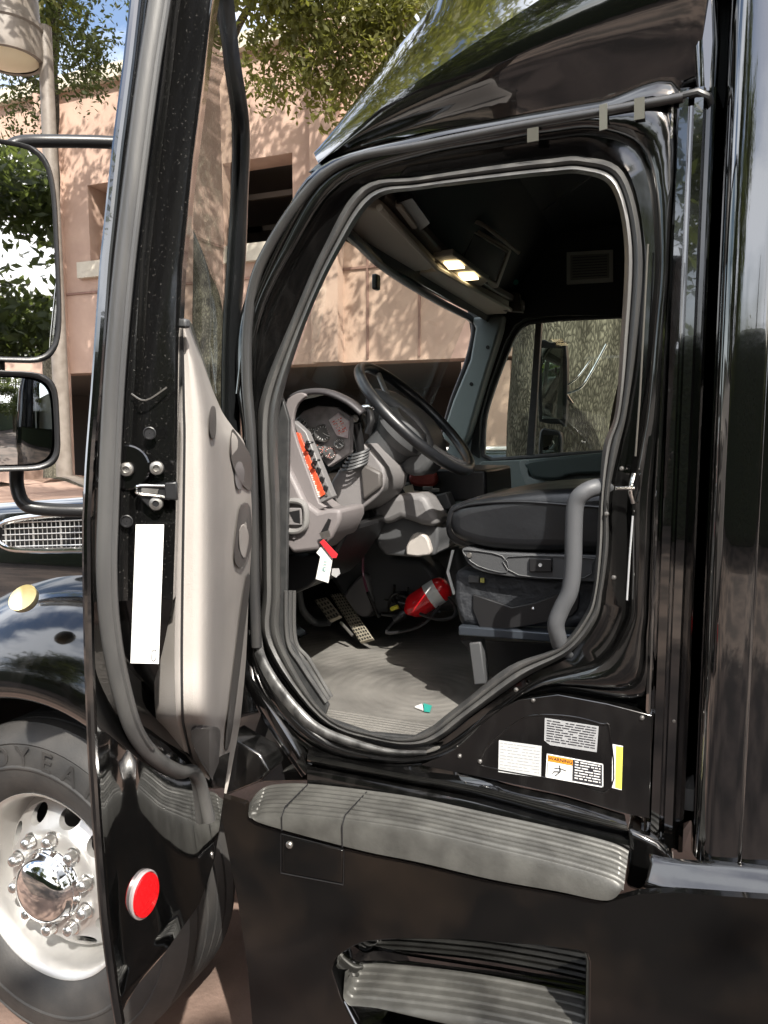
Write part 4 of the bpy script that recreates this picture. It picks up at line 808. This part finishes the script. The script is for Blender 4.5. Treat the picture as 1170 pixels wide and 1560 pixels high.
slabY('left_kick_cover', crs2([(518,800),(560,802),(600,848),(640,850),(668,880),(650,900),(590,935),(545,930),(500,880),(505,830)], 2, True), .95, 1.1, GREYD, T, bevel=.03, bseg=3)
slabY('foot_well_wall', [(420,840),(470,850),(560,790),(560,1000),(420,980)], 1.30, 1.34, BLACKP, T, bevel=0)
slabY('footrest', crs2([(520,915),(545,880),(560,878),(566,930),(550,940)], 2, True), .92, .98, GREY, T, bevel=.01)
slabY('lower_dash_pad', crs2([(424,860),(440,845),(490,840),(520,800),(530,810),(500,862),(470,895),(430,905)], 2, True), .20, .5, BLACKP, T, bevel=.02)
# square vent / socket ring on the dash end
vr = crs2([(430,768),(447,763),(463,768),(467,785),(464,804),(448,810),(431,804),(428,786)], 4, True)
svo = MB().tube([V(x, y, .082) for x, y in vr], .0085, 10, closed=True, flat=1.3).mk('side_vent', mat('vent_grey_plastic', (.2, .195, .19), .5), T)
slabY('vent_inside', [(436,774),(459,774),(460,800),(437,800)], .078, .09, GREY, svo, bevel=.002)
slabY('vent_hole', [(440,780),(456,777),(457,797),(448,795)], .0765, .078, BLACKP, svo, bevel=0)
MB().lathe([(.001, -.003), (.006, -.002), (.007, .003)], V(448, 818, .086), (0, 1, 0), 14).mk('screw', GREY, T)
slabY('ignition_slot', [(488,812),(500,790),(504,792),(497,815)], .085, .088, BLACKP, T, bevel=0)
# pedals and rods
PEDM = mat('worn_pedal_metal', (.34, .31, .24), .5, metal=.3, noise=.6, nscale=60, nc=(.15, .13, .1))
def pedal(name, c, Y0, Y1, th, nx, ny, bars_=False):
    P = [V(x, y, Y0 if i in (0, 1) else Y1) for i, (x, y) in enumerate(c)]
    n = (P[1]-P[0]).cross(P[3]-P[0]).normalized()
    if n.dot(CAM - P[0]) < 0: n = -n
    o = MB().slab(P, -n * th).mk(name, PEDM, T, bevel=.003)
    mb = MB()
    for i in range(nx):
        for j in range(ny):
            u, v = (i + .5) / nx, (j + .5) / ny; a = P[0].lerp(P[1], u); b = P[3].lerp(P[2], u); q = a.lerp(b, v)
            ax = ((P[1]-P[0]).normalized(), (P[3]-P[0]).normalized(), n); sx_ = (P[1]-P[0]).length / nx * .5; sy_ = (P[3]-P[0]).length / ny * .5
            mb.box(q + n * .0015, (sx_, sy_, .003), ax)
    mb.mk('grip_pattern', BLACKP, o, smooth=False); return o
pedal('accelerator_pedal', [(502,905),(521,903),(568,972),(548,978)], .86, .72, .02, 5, 16)
pedal('brake_pedal', [(478,914),(496,909),(518,938),(501,946)], .78, .72, .02, 4, 5)
MB().tube(crs([V(455, 900, .74), V(462, 930, .76), V(480, 948, .80), V(502, 948, .80)], 5), [.014]*16, 10).mk('pedal_arm', GREYD, T)
MB().tube([V(519, 948, .74), V(537, 968, .72)], .006, 8).mk('pedal_rod', STEEL, T)
MB().tube([V(473, 955, .8), V(482, 945, .8)], .005, 8).mk('pedal_rod', CHROME, T)
mb = MB(); mb.tube(crs([V(555, 806, .80), V(553, 870, .80), V(560, 902, .78)], 5), .005, 8)
mb.mk('parking_rod', mat('purple_rod', (.22, .05, .09), .35, coat=.5), T); MB().tube([V(560, 902, .78), V(577, 941, .76)], .0075, 10).mk('rod_tip', CHROME, T)
slabY('pedal_box', [(540,905),(572,905),(575,938),(555,942),(541,936)], .95, 1.0, BLACKP, T)
# ---- seat
SE = slabY('driver_seat', crs2([(683,790),(690,775),(715,763),(790,750),(860,745),(930,742),(1010,745),(1010,840),(850,842),(750,838),(700,825),(684,810)], 3, True), .22, .74, VINYL, T, bevel=.04, bseg=5)
MB().tube(crs([V(690, 778, .235), V(720, 768, .222), V(790, 764, .218), (V(880, 770, .218)), V(960, 776, .22)], 5), .004, 8).mk('cushion_piping', VINYL, SE)
slabY('cushion_front_pad', crs2([(678,800),(684,775),(700,766),(740,760),(735,836),(700,832),(682,820)], 3, True), .30, .66, VINYL, SE, bevel=.03, bseg=4)
slabY('backrest', [(960,420),(1080,420),(1080,780),(980,770)], .26, .72, VINYL, SE, bevel=.05, bseg=4)
mb_ = slabY('seat_valance', crs2([(704,842),(712,834),(760,842),(910,846),(980,846),(980,886),(850,884),(770,878),(722,866)], 3, True), .225, .70, mat('seat_plastic', (.06, .062, .065), .4, bump=.2, bscale=500), SE, bevel=.006)
MB().tube([V(x, y, .222) for x, y in crs2([(706,842),(714,838),(765,847),(772,872),(728,862)], 3, True)], .0016, 6, closed=True).mk('valance_trim', GREYD, mb_)
MB().tube([V(x, y, .222) for x, y in crs2([(774,848),(895,850),(902,858),(890,880),(790,876)], 3, True)], .0016, 6, closed=True).mk('valance_trim', GREYD, mb_)
swt = slabY('seat_switch', [(806,850),(841,851),(841,872),(806,872)], .214, .23, BLACKP, SE, bevel=.003)
MB().lathe([(.0005, -.003), (.004, -.003), (.005, .001)], V(823, 861, .212), (0, 1, 0), 14).mk('switch_mark', WHITE, swt)
MB().lathe([(.0005, -.004), (.006, -.004), (.008, .001)], V(715, 846, .22), (0, 1, 0), 14).mk('seat_bolt', STEEL, SE)
slabY('seat_suspension', [(692,868),(905,882),(980,884),(975,960),(860,958),(700,955),(690,910)], .27, .66, mat('bellows_cover', (.02, .022, .026), .6, bump=1, bscale=10, bdist=.03), SE, bevel=.02, bseg=3)
slabY('suspension_plate', crs2([(720,905),(780,925),(850,905),(880,890),(880,930),(850,945),(760,960),(730,955)], 2, True), .262, .28, BLACKP, SE, bevel=.003)
MB().lathe([(.0005, -.004), (.004, -.003), (.006, .002)], V(812, 927, .258), (0, 1, 0), 10).mk('seat_bolt', CHROME, SE)
MB().box(V(722, 882, .262), (.03, .008, .02)).mk('seat_valve', GREYD, SE, bevel=.002)
MB().box(V(735, 884, .26), (.012, .008, .014)).mk('valve_button', mat('brass_button', (.4, .38, .1), .4), SE, bevel=.002)
slabY('seat_rail', [(698,954),(860,966),(960,972),(960,986),(860,980),(698,968)], .25, .30, mat('rail_steel', (.06, .07, .085), .3, metal=.5), SE, bevel=.004)
slabY('seat_leg', [(714,980),(732,978),(740,1042),(722,1044)], .26, .31, GREYD, SE, bevel=.004)
slabY('seat_base', [(700,975),(990,985),(990,1075),(760,1045)], .45, .6, BLACKP, SE)
slabY('seat_belt_loop', [(688,838),(692,838),(684,870),(694,905),(690,906),(680,872)], .5, .503, WHITE, T, bevel=0)
# grab handle
gh = crs([(940,742,.10),(912,742,.02),(890,750,-.0),(877,768,-.0),(874,810,-.0),(873,860,-.0),(868,900,-.0),(855,928,-.0),(847,950,-.0),(850,970,.01),(856,985,.03),(880,1000,.09)], 6)
MB().tube([V(p.x, p.y, p.z) for p in gh], .0195, 18).mk('grab_handle', mat('handle_rubber', (.075, .078, .083), .5, bump=.15, bscale=300), T)
# ---- loose things inside
fe = empty('fire_extinguisher', V(650, 908, .95)); tag(fe, 'small red fire extinguisher with white band lying on the cab floor', 'fire extinguisher')
fa, fb = V(628, 926, .80), V(679, 893, .84); fax = (fb - fa).normalized()
fl_ = (fb - fa).length; rr_ = .047
def fpart(prof, nm, m): MB().lathe(prof, fa, fax, 28).mk(nm, m, fe)
fpart([(.012, -.03), (.02, -.02), (rr_ * .8, -.005), (rr_, .015), (rr_, fl_ - .02), (rr_ * .85, fl_), (rr_ * .5, fl_ + .012), (.001, fl_ + .014)], 'cylinder', RED)
fpart([(rr_ + .0008, fl_ * .50), (rr_ + .0008, fl_ * .80)], 'label_band', WHITE)
fpart([(.001, -.085), (.018, -.08), (.02, -.05), (.016, -.03)], 'valve', BLACKP)
MB().box(fa - fax * .085 + Vector((0, 0, .02)), (.09, .02, .012)).mk('lever', BLACKP, fe, bevel=.004)
MB().tube(crs([fa - fax * .05, fa - fax * .10 + Vector((0, -.03, -.03)), fa + Vector((.05, -.06, -.05)), fb + Vector((0, -.07, -.06))], 6), .006, 8).mk('hose', BLACKP, fe)
cbm = MB(); r9 = random.Random(4)
for k in range(5):
    s0 = (600 + r9.uniform(-6, 22), 905 + r9.uniform(-12, 12)); pts = [V(s0[0] + r9.uniform(-14, 30) * j * .5, s0[1] + r9.uniform(-8, 18) + 5 * j, .84 + r9.uniform(0, .08)) for j in range(5)]
    for p in pts: p.z = max(p.z, FZ + .008)
    cbm.tube(crs(pts, 5), .004 + .002 * r9.random(), 7)
lp = crs([V(640, 935, .75), V(668, 944, .72), V(690, 940, .72), V(694, 925, .74), V(684, 910, .78)], 5)
cbm.tube(lp, .006, 8)
tag(cbm.mk('wire_bundle', BLACKP), 'tangle of black wires beside the red fire extinguisher', 'cable')
tag(MB().tube([V(596, 928, .74), V(606, 924, .74)], .008, 10).mk('cable_plug', mat('yellow_plug', (.6, .55, .05), .5)), 'small yellow plug at the end of the wires', 'plug')
kt = empty('key_tags', V(495, 815, .07)); tag(kt, 'key with a red tag and white paper tags hanging from the ignition', 'key tag')
def kq(nm, pts, m, Y=.068, th=.002): return MB().slab([V(x, y, Y) for x, y in pts], (0, th, 0)).mk(nm, m, kt, smooth=False)
kq('key', [(486,812),(500,808),(503,818),(492,824)], STEEL, .07, .004)
kq('red_tag', [(487,826),(492,822),(514,845),(512,850),(506,850)], REDT, .062, .004)
kq('paper_tag', [(488,834),(494,832),(507,848),(500,888),(494,886),(481,882),(488,848),(482,842)], WHITE)
kq('paper_tag', [(506,866),(516,866),(518,874),(512,880),(505,876)], mat('clear_tag', (.4, .4, .4), .3), .075)
pA, pB = V(497, 868, .066), Vector((.004, 0, .016))
text('tag_lettering', '1175', .016, mat('teal_ink', (.05, .25, .25), .5), kt, lambda v: V(495, 862, .066) + Vector((-v.y * .9 - v.x*.2, -.0004 - v.z, -v.x)) , .0001)
pw = MB().slab([VZ(x, y, FZ + .004) for x, y in ((632,1078),(643,1074),(645,1083))], (0, 0, .004)).mk('paper_scrap', WHITE); tag(pw, 'small white paper scrap lying on the floor mat', 'paper')
pw = MB().slab([VZ(x, y, FZ + .004) for x, y in ((645,1073),(658,1077),(655,1085),(646,1084))], (0, 0, .004)).mk('candy_wrapper', mat('teal_foil', (.03, .3, .25), .3)); tag(pw, 'teal wrapper lying beside the paper scrap on the mat', 'wrapper')
rb_ = slabY('red_pouch', crs2([(623,722),(640,716),(662,720),(664,738),(645,742),(626,738)], 3, True), .78, .84, mat('dark_red_leather', (.22, .03, .02), .5, bump=.6, bscale=30, bdist=.01), None, bevel=.01); tag(rb_, 'dark red pouch lying on the centre dash behind the steering wheel', 'pouch')
r3 = random.Random(11); mb = MB()
for k in range(16): mb.box(V(r3.uniform(598, 668), r3.uniform(728, 768), .76), (r3.uniform(.01, .04), .01, r3.uniform(.008, .02)))
mb.mk('dash_controls', mat('control_grey', (.25, .24, .22), .4, noise=.6, nscale=80), T, bevel=.002)
slabY('cup_holder', [(640,760),(680,750),(690,775),(655,782)], .70, .76, GREYD, T, bevel=.006)
pc = slabY('crumpled_paper', crs2([(623,786),(632,774),(645,770),(648,784),(636,792),(626,792)], 2, True), .66, .69, WHITE, None, bevel=.004); tag(pc, 'crumpled white paper tucked below the steering column', 'paper')
sc2 = slabY('sticky_note', [(612,742),(628,738),(634,760),(652,774),(646,782),(628,766)], .70, .703, mat('cream_paper', (.7, .6, .45), .6), None, bevel=0); tag(sc2, 'curled cream note beneath the steering wheel', 'note')

# ================================================================== DOOR (driver, open)
rowy = [-60, 0, 100, 230, 400, 500, 600, 700, 800, 900, 1000, 1140, 1250, 1400, 1500, 1560]
ox = [207, 199, 188, 171, 153, 146, 139, 131, 126, 127, 129, 134, 141, 153, 166, 176]
ix = [332, 322, 311, 294, 276, 272, 271, 269, 267, 264, 262, 270, 270, 270, 270, 270]
DLo = []   # local (t,z) of outer edge
for y, o_, i_ in zip(rowy, ox, ix):
    a = toD(DS(o_, y, W)); b = toD(DS(i_, y, W)); DLo.append((a[1], b[1], a[2]))
zs = np.array([d[2] for d in DLo])[::-1]; tos = np.array([d[0] for d in DLo])[::-1]; tis = np.array([d[1] for d in DLo])[::-1]
def to_(z): return float(np.interp(z, zs, tos))
def ti_(z): return float(np.interp(z, zs, tis))
zbot = float(zs[0]); ztopd = float(zs[-1]); zbelt = DS(300, 640, .5).z
zbelt = 1.78
# outer skin
zz = np.linspace(zbot, zbelt, 22)
door = MB()
door.grid([[DL(s, to_(z) - .010 * (s > W - .01), z) for s in (0.0, .03, .3, .6, .9, W - .012, W)] for z in zz])
# inner plate behind the skin, facing the cab
def poff(s, z):
    lo = np.interp(z, [zbot, zbot + .45, zbot + .62], [1, 1, .6])
    return .010 + lo * float(np.interp(W - s, [0, .03, .10, .20, .32, 1.1], [0, .012, .055, .09, .105, .10]))
SS = [W, W - .01, W - .03, W - .06, W - .10, W - .15, W - .2, W - .26, W - .34, W - .5, W - .8, .03]
door.grid([[DL(s, to_(z) - poff(s, z) * min(1, .3 + (z - zbot) / .05), z) for s in SS] for z in np.concatenate([[zbot, zbot + .01, zbot + .03], zz[1:]])])
DR = door.mk('driver_door', PAINT, T, sharp=40)
# rolled outer edge
path = [DL(W, to_(z) - .006, z) for z in np.linspace(zbot, ztopd, 60)]
MB().tube(path, .007, 10).mk('door_edge', PAINT, DR)
# latch face (from the outer edge to the inner edge), rows over z
def rowL(z, s0=W): 
    a, b = to_(z), ti_(z); return a, b
z850 = DS(200, 860, W).z
zl_ = np.linspace(z850 - .05, ztopd, 50); rows = []
for z in zl_:
    a, b = to_(z), ti_(z)
    fr_ = [0, .10, .14, .22, .26, .48, .52, .60, .94, 1.0]; dp = [0, .0, .006, .012, .006, .006, .016, .012, .006, .0]
    rows.append([DL(W - d, a + (b - a) * f, z) for f, d in zip(fr_, dp)] + [DL(W - .05, b, z), DL(W - .10, b + .02, z)])
MB().grid(rows).mk('latch_face', LATCHM, DR, sharp=50)
# lower latch wall under the seal (deep box end)
zq = np.linspace(DS(230, 1180, W - .3).z, z850, 16); rows = []
for z in zq:
    f = (z850 - z) / (z850 - zq[0]); s = W - .02 - .26 * f ** 1.6
    a, b = to_(z) - .03, ti_(z) - .0
    rows.append([DL(s, a, z), DL(s - .004, (a + b) / 2, z), DL(s - .01, b + .005, z), DL(s - .06, b + .01, z), DL(.15, b + .035, z)])
MB().grid(rows).mk('door_box', PAINTD, DR, sharp=50)
# door seal
sealp = [(249,-58,W),(245,0,W),(228,110,W),(212,230,W),(193,385,W),(180,520,W),(172,640,W),(167,760,W),(164,870,W),(170,960,W-.01),(186,1045,W-.03),(207,1110,W-.06),(240,1152,W-.11),(275,1172,W-.18),(292,1170,W-.23),(304,1187,W-.27),(312,1218,W-.29),(319,1245,W-.30)]
sp3 = crs([DS(x, y, s) for x, y, s in sealp], 6)
so_ = MB().tube([p + DD * .010 for p in sp3], .0125, 14, up=DD, flat=.8).mk('door_seal', RUB, DR)
MB().tube([p + DD * .014 + DN * (-.011) for p in sp3[:70]], .0045, 8).mk('seal_lip', RUB, so_)
# window frame: front slanted part and top bar, glass
fl2 = [(310,-75,W-.1),(318,-60,.72),(330,0,.58),(340,90,.40),(353,190,.18),(351,300,.08),(345,400,.07),(338,520,.06),(336,660,.06)]
fr2 = [(322,-105,W-.1),(343,-75,.70),(356,0,.56),(366,90,.36),(380,190,.14),(377,300,.04),(373,400,.03),(365,520,.02),(366,700,.02)]
A_ = crs([DS(*q) for q in fl2], 5); B_ = crs([DS(*q) for q in fr2], 5); rows = []
for a, b in zip(A_, B_):
    m = (a + b) / 2; rows.append([a, a.lerp(b, .2) + DD * .012, a.lerp(b, .35) + DD * .004, a.lerp(b, .5) + DD * .016, a.lerp(b, .8) + DD * .012, b, b - DD * .04, a - DD * .04])
MB().grid(rows, cv=True).mk('window_frame', mat('frame_rubber_black', (.012, .013, .014), .3, coat=.3), DR, sharp=50)
MB().tube([a.lerp(b, .15) + DD * .014 for a, b in zip(A_, B_)], .004, 8).mk('glass_channel', RUBD, DR)
zg0 = zbelt - .05
gl = MB(); gt = .5
gpts = [DL(W - .06, (to_(1.9) + ti_(1.9)) / 2, zg0)]
gz = [DL(W - .06, to_(z) * .45 + ti_(z) * .55, z) for z in np.linspace(zg0, ztopd, 12)]
gf_ = [Vector(A_[-1]).lerp(B_[-1], .5)] + [a.lerp(b, .4) for a, b in list(zip(A_, B_))[::-1]]
gl.grid([[p.lerp(gf_[min(len(gf_)-1, int(i * (len(gf_)-1) / 11))], q) for i, p in enumerate(gz)] for q in np.linspace(0, 1, 6)])
gl.mk('door_glass', GLASSD, DR)
# trim panel
cs = [W-.03, W-.045, W-.075, W-.36, W-.62, W-.84]
tr_ = [(487,[274,277,281,284,286,288]),(500,[273,277,285,290,293,295]),(560,[272,279,300,308,312,314]),(620,[274,280,311,325,331,335]),(650,[275,281,314,334,346,354]),(680,[276,281,316,340,362,374]),(760,[272,280,318,345,372,383]),(830,[269,279,318,345,374,383]),(900,[268,278,318,344,370,379]),(1000,[266,277,317,340,364,375]),(1080,[268,278,316,337,357,368]),(1110,[272,281,317,335,354,364]),(1160,[286,294,316,332,347,355]),(1200,[300,306,319,331,341,347]),(1225,[311,315,322,329,335,340]),(1236,[319,321,325,328,331,333])]
sm = crs([(i, 0, 0) for i in range(len(tr_))], 1)
cols = []
for j in range(6):
    cols.append(crs([(x[j], y, max(.15, cs[j] - max(0, (y - 1085) / 150) * .42)) for y, x in tr_], 5))
rows = [[DS(cols[j][i].x, cols[j][i].y, cols[j][i].z) for j in range(6)] for i in range(len(cols[0]))]
rows2 = [[DS(cols[0][i].x, cols[0][i].y, cols[0][i].z - .07) + DN * .03] + crs(r, 5) + [r[-1] + DN * .06] for i, r in enumerate(rows)]
MB().grid(rows2).mk('trim_panel', BEIGE, DR, sharp=70)
MB().tube([rows[i][1] + DD * .002 for i in range(2, len(rows) - 8)], .002, 6).mk('trim_seam', BLACKP, DR)
def strim(px, py):
    i = min(range(len(cols[0])), key=lambda k: abs(cols[0][k].y - py)); q_ = crs([(cols[j][i].x, cols[j][i].z, 0) for j in range(6)], 5)
    return float(np.interp(px, [v.x for v in q_], [v.y for v in q_]))
def dpoly(name, pts, m, s_=0, th=.006, lift=.0, bevel=.001, sm_=3):
    P = [DS(x, y, strim(x, y) + .022) for x, y in crs2(pts, sm_, True)]
    return MB().slab([p + DD * lift - DN * .001 for p in P], -DD * (th + lift)).mk(name, m, DR, bevel=bevel)
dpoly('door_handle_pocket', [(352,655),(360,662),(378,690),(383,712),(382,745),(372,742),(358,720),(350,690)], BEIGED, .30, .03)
dpoly('door_handle', [(357,715),(362,704),(369,708),(371,725),(366,745),(359,740)], GREY, .33, .02, bevel=.008)
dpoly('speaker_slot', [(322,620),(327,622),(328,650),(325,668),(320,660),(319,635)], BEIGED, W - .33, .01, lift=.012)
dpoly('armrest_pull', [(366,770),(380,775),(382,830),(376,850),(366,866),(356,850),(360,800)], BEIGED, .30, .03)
dpoly('armrest_cap', [(364,808),(371,800),(378,818),(373,850),(365,838)], BEIGE, .33, .02, bevel=.006)
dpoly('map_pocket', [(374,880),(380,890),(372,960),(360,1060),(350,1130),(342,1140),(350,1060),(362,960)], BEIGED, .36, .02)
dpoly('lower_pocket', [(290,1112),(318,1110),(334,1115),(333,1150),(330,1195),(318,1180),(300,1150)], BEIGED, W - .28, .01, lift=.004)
MB().box(DS(281, 493, W - .02), (.012, .012, .012)).mk('lock_button', GREYD, DR, bevel=.003)
# latch, screws, stickers on the latch face
def lface(px, py, d=.0): return DS(px, py, W + .001 + d)
lt = MB().slab([lface(x, y) for x, y in [(206,742),(212,737),(270,737),(271,758),(252,757),(244,778),(232,778),(212,758),(206,752)]], DD * .004).mk('door_latch', BLACKP, DR, bevel=.002)
MB().tube(crs([lface(268, 741, .006), lface(214, 740, .006), lface(208, 746, .006), lface(212, 753, .006), lface(240, 756, .006), lface(258, 760, .006)], 4), .0022, 8).mk('latch_claw', CHROME, lt)
MB().slab([lface(x, y, .005) for x, y in [(252,735),(271,733),(272,762),(252,760)]], DD * .008).mk('latch_bolt', BLACKP, lt, bevel=.002)
MB().slab([lface(x, y, .004) for x, y in [(216,743),(242,745),(240,752),(216,752)]], DD * .002).mk('latch_tongue', STEEL, lt, smooth=False)
for x, y in ((193,715),(239,713),(238,767)):
    sc3 = MB().lathe([(.0095, 0), (.0095, .002), (.0085, .004), (.0045, .005), (.004, .001), (.0005, .001)], lface(x, y, .001), DD, 20).mk('latch_screw', STEEL, DR, sharp=30)
for x, y in ((193,794),(228,660)): MB().lathe([(.0075, .0), (.0085, .0015), (.0072, .002), (.006, .0), (.0005, -.0)], lface(x, y, .0), DD, 20).mk('drain_plug', BLACKP, DR)
ls = MB().slab([lface(x, y, .001) for x, y in [(207,799),(250,799),(242,1011),(199,1010)]], DD * .0008).mk('door_label', WHITE, DR, smooth=False); ls['label'] = 'long blank white label'
MB().tube([lface(x, y, .0025) for x, y in crs2([(232,992),(236,990),(238,994),(237,1004),(234,1007),(231,1004)], 3, True)], .0005, 5, closed=True).mk('label_mark', INK, ls)
MB().tube(crs([lface(200, 600, .001), lface(222, 610, .002), (lface(254, 590, .001))], 4), .0012, 5).mk('scratch', STEEL, DR)
# dust-swirl disc plate near the upper screw
MB().lathe([(.03, .0), (.028, .0015), (.0005, .0015)], lface(193, 712, -.004), DD, 28).mk('latch_washer', PAINTD, DR)
# red reflector on the inner plate
def plate(px, py):     # sight line meets the inner plate
    lo, hi = .05, W
    best = min(np.linspace(W - .5, W - .01, 300), key=lambda m_: abs(toD(DS(px, py, m_))[1] - (to_(toD(DS(px, py, m_))[2]) - poff(m_, DS(px, py, m_).z))))
    return float(best)
rcx = plate(218, 1362)
rf0 = toD(DS(218, 1362, W - .22)); zr = rf0[2]
sR = rcx; print('REFLECTOR', sR, W)
rp0 = DS(218, 1362, sR); 
ax1 = DD; ax2 = Vector((0, 0, 1)); nI = -DN
sl_ = (poff(sR + .01, rp0.z) - poff(sR - .01, rp0.z)) / .02; nI = (DD - DN * sl_).cross(Vector((0, 0, 1))).normalized(); nI = nI if nI.dot(CAM - rp0) > 0 else -nI; print('NI', sR, sl_); ax1 = Vector((0, 0, 1)).cross(nI).normalized()
if ax1.dot(Rv) < 0: ax1 = -ax1
rz_ = .033
hw = .027
def rfo(r, h, m_, nm, par): 
    rows = []
    for rr2, hh in zip(r, h): rows.append([rp0 + ax1 * math.cos(q) * hw * rr2 + ax2 * (math.sin(q) * rz_ * rr2) + nI * hh for q in np.linspace(0, 2*math.pi, 40, endpoint=False)])
    return MB().grid(rows, cv=True).mk(nm, m_, par)
ro = rfo([1.0, 1.0, .97, .5, .01], [-.004, .005, .008, .009, .009], REFL, 'reflector', DR)
rfo([1.10, 1.10, 1.03, 1.0], [-.004, .004, .006, .004], mat('reflector_rim', (.5, .45, .45), .3, metal=.5), 'reflector_rim', ro)
# ---- mirrors on the door
mn = Vector((.755, -.655, -.02)).normalized(); mr = Vector((0, 0, 1)).cross(mn).normalized()
if mr.dot(Rv) < 0: mr = -mr
mu = mn.cross(mr); mu = mu if mu.z > 0 else -mu
def mirror(px, pyt, pyb, t, wd, name, convex, lab):
    top = VT(px, pyt, t); bot_ = VT(px, pyb, t); hgt = (top - bot_).length; cen = (top + bot_) / 2 - mr * wd / 2
    def se(sc, sh, dz, n=48, e=5):
        out = []
        for q in np.linspace(0, 2*math.pi, n, endpoint=False):
            c_, s_ = math.cos(q), math.sin(q); out.append(cen + mr * (abs(c_) ** (2/e) * math.copysign(1, c_)) * (wd/2 - sc) + mu * (abs(s_) ** (2/e) * math.copysign(1, s_)) * (hgt/2 - sc) + mn * dz)
        return out
    o = MB().grid([se(.010, 0, -.001), se(.006, 0, .004), se(.002, 0, .004), se(0, 0, 0), se(0, 0, -.03), se(.02, 0, -.06), se(.05, 0, -.075), se(.09, 0, -.08)], cv=True).mk(name, BLACKP, T, sharp=60); o['label'] = lab
    K = 10; rows = []
    for i in range(K, -1, -1):
        r = i / K
        e = 5; row = []
        for q in np.linspace(0, 2*math.pi, 48, endpoint=False):
            c_, s_ = math.cos(q), math.sin(q); a = (abs(c_) ** (2/e) * math.copysign(1, c_)) * (wd/2 - .008) * r; b = (abs(s_) ** (2/e) * math.copysign(1, s_)) * (hgt/2 - .008) * r
            row.append(cen + mr * a + mu * b + mn * (.0 - convex * (a*a + b*b)))
        rows.append(row)
    MB().grid(rows, cv=True).mk('mirror_glass', MIRROR, o, sharp=0)
    return cen, hgt
c1, h1 = mirror(91, 233, 552, 1.42, .21, 'side_mirror', 0.0, 'tall flat mirror')
c2, h2 = mirror(91, 568, 717, 1.42, .21, 'side_mirror', 1.0, 'smaller convex mirror')
MB().tube(crs([VT(-20, 235, 1.45), VT(8, 228, 1.46), VT(30, 217, 1.47), VT(70, 215, 1.48), VT(170, 217, 1.52), DL(.45, to_(2.2) + .0, VT(170, 217, 1.52).z)], 6), .0125, 12).mk('mirror_arm', BLACKP, T)
MB().tube(crs([VT(26, 700, 1.47), VT(26, 740, 1.48), VT(38, 768, 1.48), VT(70, 776, 1.49), VT(150, 778, 1.51), DL(.5, to_(1.65), VT(150, 778, 1.51).z)], 6), .0135, 12).mk('mirror_arm', BLACKP, T)
MB().tube([c1 - mn * .05, c2 - mn * .05], .012, 10).mk('mirror_post', BLACKP, T)
MB().box(DL(.45, to_(2.2) + .015, VT(170, 217, 1.52).z), (.05, .05, .09)).mk('arm_bracket', mat('teal_grey_bracket', (.16, .22, .21), .5), T, bevel=.012)
